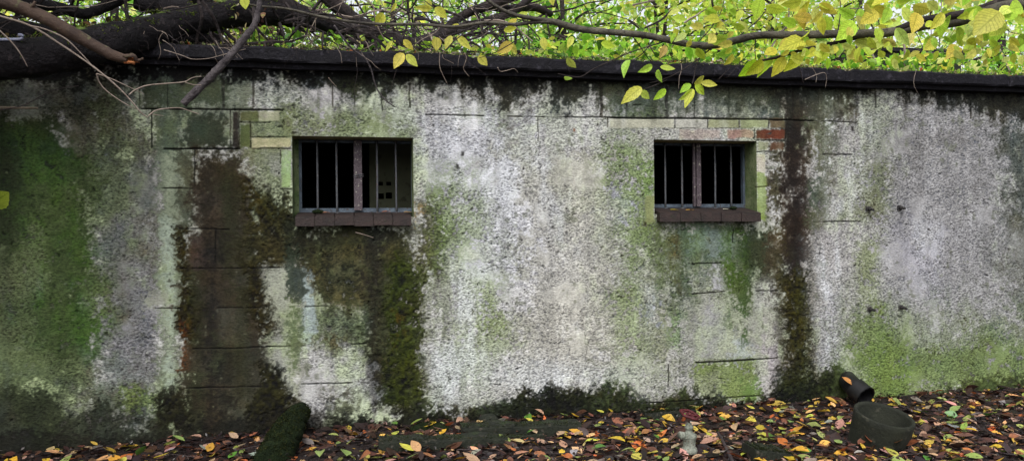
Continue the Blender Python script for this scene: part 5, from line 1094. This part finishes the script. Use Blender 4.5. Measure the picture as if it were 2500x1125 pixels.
# ---- undergrowth on and behind the roof
def scatter(name, n, fx, fY, fz, size, cols, wts, mat, label, tm_=LT_MID, kind='stuff', parent=None, wv=(.8, 1.2)):
    P = np.array([(fx(i), fY(i), 0) for i in range(n)], float); P[:, 2] = [fz(P[i, 0], P[i, 1]) for i in range(n)]
    M = rot_mats(rng.uniform(0, 6.28, n), rng.normal(.2, .7, n), rng.normal(0, .9, n)); c, _ = palette(n, cols, wts); c = np.clip(c * 1.6, 0, .85)
    o = leaves_mesh(name, tm_, P, M, rng.uniform(size[0], size[1], n), c, mat, parent, wvar=rng.uniform(wv[0], wv[1], n))
    if kind: tag(o, label, kind=kind)
    return o
GRN = [(150, 190, 60), (122, 170, 52), (184, 206, 92), (96, 140, 44), (206, 214, 130), (70, 104, 38), (210, 200, 80)]
def zroof(x, y):
    k = (y + .0) * .12
    hump = .05 + .28 * vnoise1(x * 1.1) + k
    return CT + .02 + hump * random.random() ** 1.25
RX0, RX1 = -3.5, 7.5
def fxr(i):
    while True:
        x = random.uniform(RX0, RX1)
        if random.random() < (.22 if x < -.9 else .8 if x < .8 else 1.0): return x
scatter('roof_undergrowth', 13000, fxr, lambda i: .12 + 3.0 * random.random() ** 1.2, zroof, (.03, .085), GRN, [5, 4, 4, 3, 2, 5, 2], m_leafb, 'low leafy undergrowth growing along the hut roof')
scatter('trunk_litter', 3500, lambda i: random.uniform(-3.4, -.45), lambda i: .1 + 1.4 * random.random(), lambda x, y: CT + .02 + (.1 + .34 * vnoise1(x * 2)) * random.random() ** .7, (.02, .06), [(120, 96, 70), (150, 150, 80), (90, 110, 50), (200, 190, 160), (70, 50, 44)], [4, 3, 4, 1.5, 3], m_leafb, 'mound of dead leaves and moss behind the fallen trunk')
scatter('roof_litter', 5000, lambda i: random.uniform(RX0, RX1), lambda i: -.06 + .7 * random.random() ** 1.5, lambda x, y: CT + random.uniform(.002, .022), (.012, .04), [(120, 104, 70), (150, 150, 100), (90, 110, 50), (200, 196, 176), (160, 90, 50)], [4, 3, 4, 2, 1], m_leafb, 'dead leaves and moss crumbs along the roof edge', LT_SML)
scatter('bank_undergrowth', 24000, lambda i: random.uniform(-6, 12), lambda i: 3.8 + 6.5 * random.random(), lambda x, y: bankz(y) + (1.5 + .5 * vnoise1(x * .7 + 9) - .05 * (y - 4)) * (.5 + .5 * random.random()) * (1 if y < 7 else .9), (.06, .12), GRN, [5, 4, 5, 3, 4, 2, 3], m_leafb, 'bright green brambles and saplings on the bank behind the hut')
PAL = [(196, 216, 120), (168, 200, 90), (210, 222, 160), (140, 180, 76), (200, 210, 96), (120, 156, 76)]  # paler greens: distance haze put into the leaf colour
scatter('far_woodland', 34000, lambda i: random.uniform(-14, 26), lambda i: random.uniform(11, 24), lambda x, y: bankz(y) * .9 + random.uniform(0, 6.5), (.16, .34), PAL, [4, 4, 3, 3, 3, 2], m_far, 'pale far-off woodland seen through the nearer trees', LT_SML)
# ---- trees behind the hut, each with trunk and crown
def tree(bx, by, h, lean, rad, ncr, cols, label, crown_w=1.6, low=.35, seed=0):
    rs = random.Random(seed); o = tag(empty('tree', (bx, by, bankz(by))), label, 'tree', None)
    m = MB(); z0 = -.1; top = Vector((lean[0], lean[1], h)); pts = [Vector((0, 0, z0)), Vector((lean[0] * .3 + rs.uniform(-.05, .05), 0, h * .33)), Vector((lean[0] * .6 + rs.uniform(-.1, .1), lean[1] * .5, h * .66)), top]
    m.tube(pts, [rad, rad * .8, rad * .6, rad * .2], 10, 6, .12, seed=seed); br_ = []
    for k in range(11):
        t = rs.uniform(low * .7, .95); base = pts[0].lerp(top, t); an = rs.uniform(0, 6.28); L_ = crown_w * rs.uniform(.5, 1) * (1.1 - t * .6)
        e = base + Vector((math.cos(an) * L_, math.sin(an) * L_, L_ * rs.uniform(-.25, .6))); mid = base.lerp(e, .5) + Vector((0, 0, .08 * L_))
        m.tube([base, mid, e], [rad * .35, rad * .22, rad * .08], 6, 3, .15, seed=k); br_.append((base, mid, e))
    t_ = m.build('trunk', m_bark2, o, True)
    P = []
    for k in range(ncr):
        b_, md, e = rs.choice(br_); t = rs.random() ** .6; q = (b_.lerp(md, t * 2) if t < .5 else md.lerp(e, t * 2 - 1)); s_ = .12 + .28 * t
        P.append((q.x + rs.gauss(0, s_), q.y + rs.gauss(0, s_), q.z + rs.gauss(0, s_ * .8)))
    M = rot_mats(rng.uniform(0, 6.28, ncr), rng.normal(.3, .6, ncr), rng.normal(0, .8, ncr)); c, _ = palette(ncr, cols, [3, 3, 2, 2][:len(cols)]); c = np.clip(c * 1.6, 0, .85)
    leaves_mesh('crown', LT_MID, np.array(P), M, rng.uniform(.05, .1, ncr), c, m_leafb, o, wvar=rng.uniform(.8, 1.2, ncr)); return o
def tpos(px, Y): p = at(px, 100, Y); return p.x
Y1 = [(186, 200, 84), (160, 188, 60), (206, 206, 110), (130, 160, 56)]; Y2 = [(150, 190, 70), (110, 160, 56), (190, 210, 110), (88, 128, 44)]
for (px, Y_, h, ln, r, nc, cl, lb, sd_) in (
    (1362, 3.65, 4.4, (.06, .2), .062, 1500, Y2, 'reddish-brown tree stem rising behind the centre of the coping', 1),
    (1428, 3.7, 4.4, (-.4, .3), .055, 1500, Y2, 'dark slanting stem just right of the reddish-brown stem', 2),
    (1575, 3.8, 4.3, (.35, .1), .05, 900, Y1, 'dark stem behind the thin gap of white sky', 3),
    (1712, 3.7, 4.2, (-.5, .3), .045, 1600, Y1, 'slanting dark stem right of the white sky gap', 4),
    (1780, 3.8, 4.2, (-.1, .3), .04, 1800, Y1, 'slim crooked sapling behind the drooping yellow leaves', 5),
    (1838, 3.9, 4.4, (.4, .2), .045, 1800, Y1, 'ivy-knotted stem behind the long leafy branch', 6),
    (2120, 6.2, 5.4, (.1, .3), .06, 1500, Y1, 'pale yellow-green sapling above the dark ruined wall', 7),
    (1180, 3.8, 4.4, (.2, .2), .05, 1500, Y2, 'leafy sapling behind the fallen tree limbs', 8),
    (930, 3.9, 4.4, (.2, .2), .05, 1500, Y2, 'leafy sapling behind the left part of the roof', 9),
    (620, 6.2, 5.6, (-.1, .2), .09, 1300, Y2, 'tree behind the fallen trunk at the left', 10),
    (260, 6.6, 5.6, (.1, .2), .09, 1200, Y2, 'shady tree behind the far left end of the roof', 11),
    (2440, 6.8, 5.6, (.2, .2), .1, 1600, [(120, 190, 40), (150, 206, 60), (96, 160, 40), (180, 214, 90)], 'bright green tree behind the far right end of the roof', 12)):
    tree(tpos(px, Y_), Y_, h, ln, r, nc, cl, lb, seed=sd_)
# ruined dark wall behind the right part of the roof
a, b2v = at(2055, 122, 5.0), at(2345, 130, 5.0)
rw_ = tag(empty('ruined_wall', (a.x, 5.0, 0)), 'low dark ruined wall half hidden by leaves behind the right of the roof', 'wall')
def rch(o): o.parent = rw_; o.matrix_parent_inverse = Matrix.Translation((-a.x, -5.0, 0))
rch(MB().box(a.x, b2v.x, 5.0, 5.25, 0, a.z, .01).build('wall_body', m_slab)); rch(MB().box(a.x - .05, b2v.x + .05, 4.95, 5.3, a.z, a.z + .06, .008).build('wall_coping', m_cop))
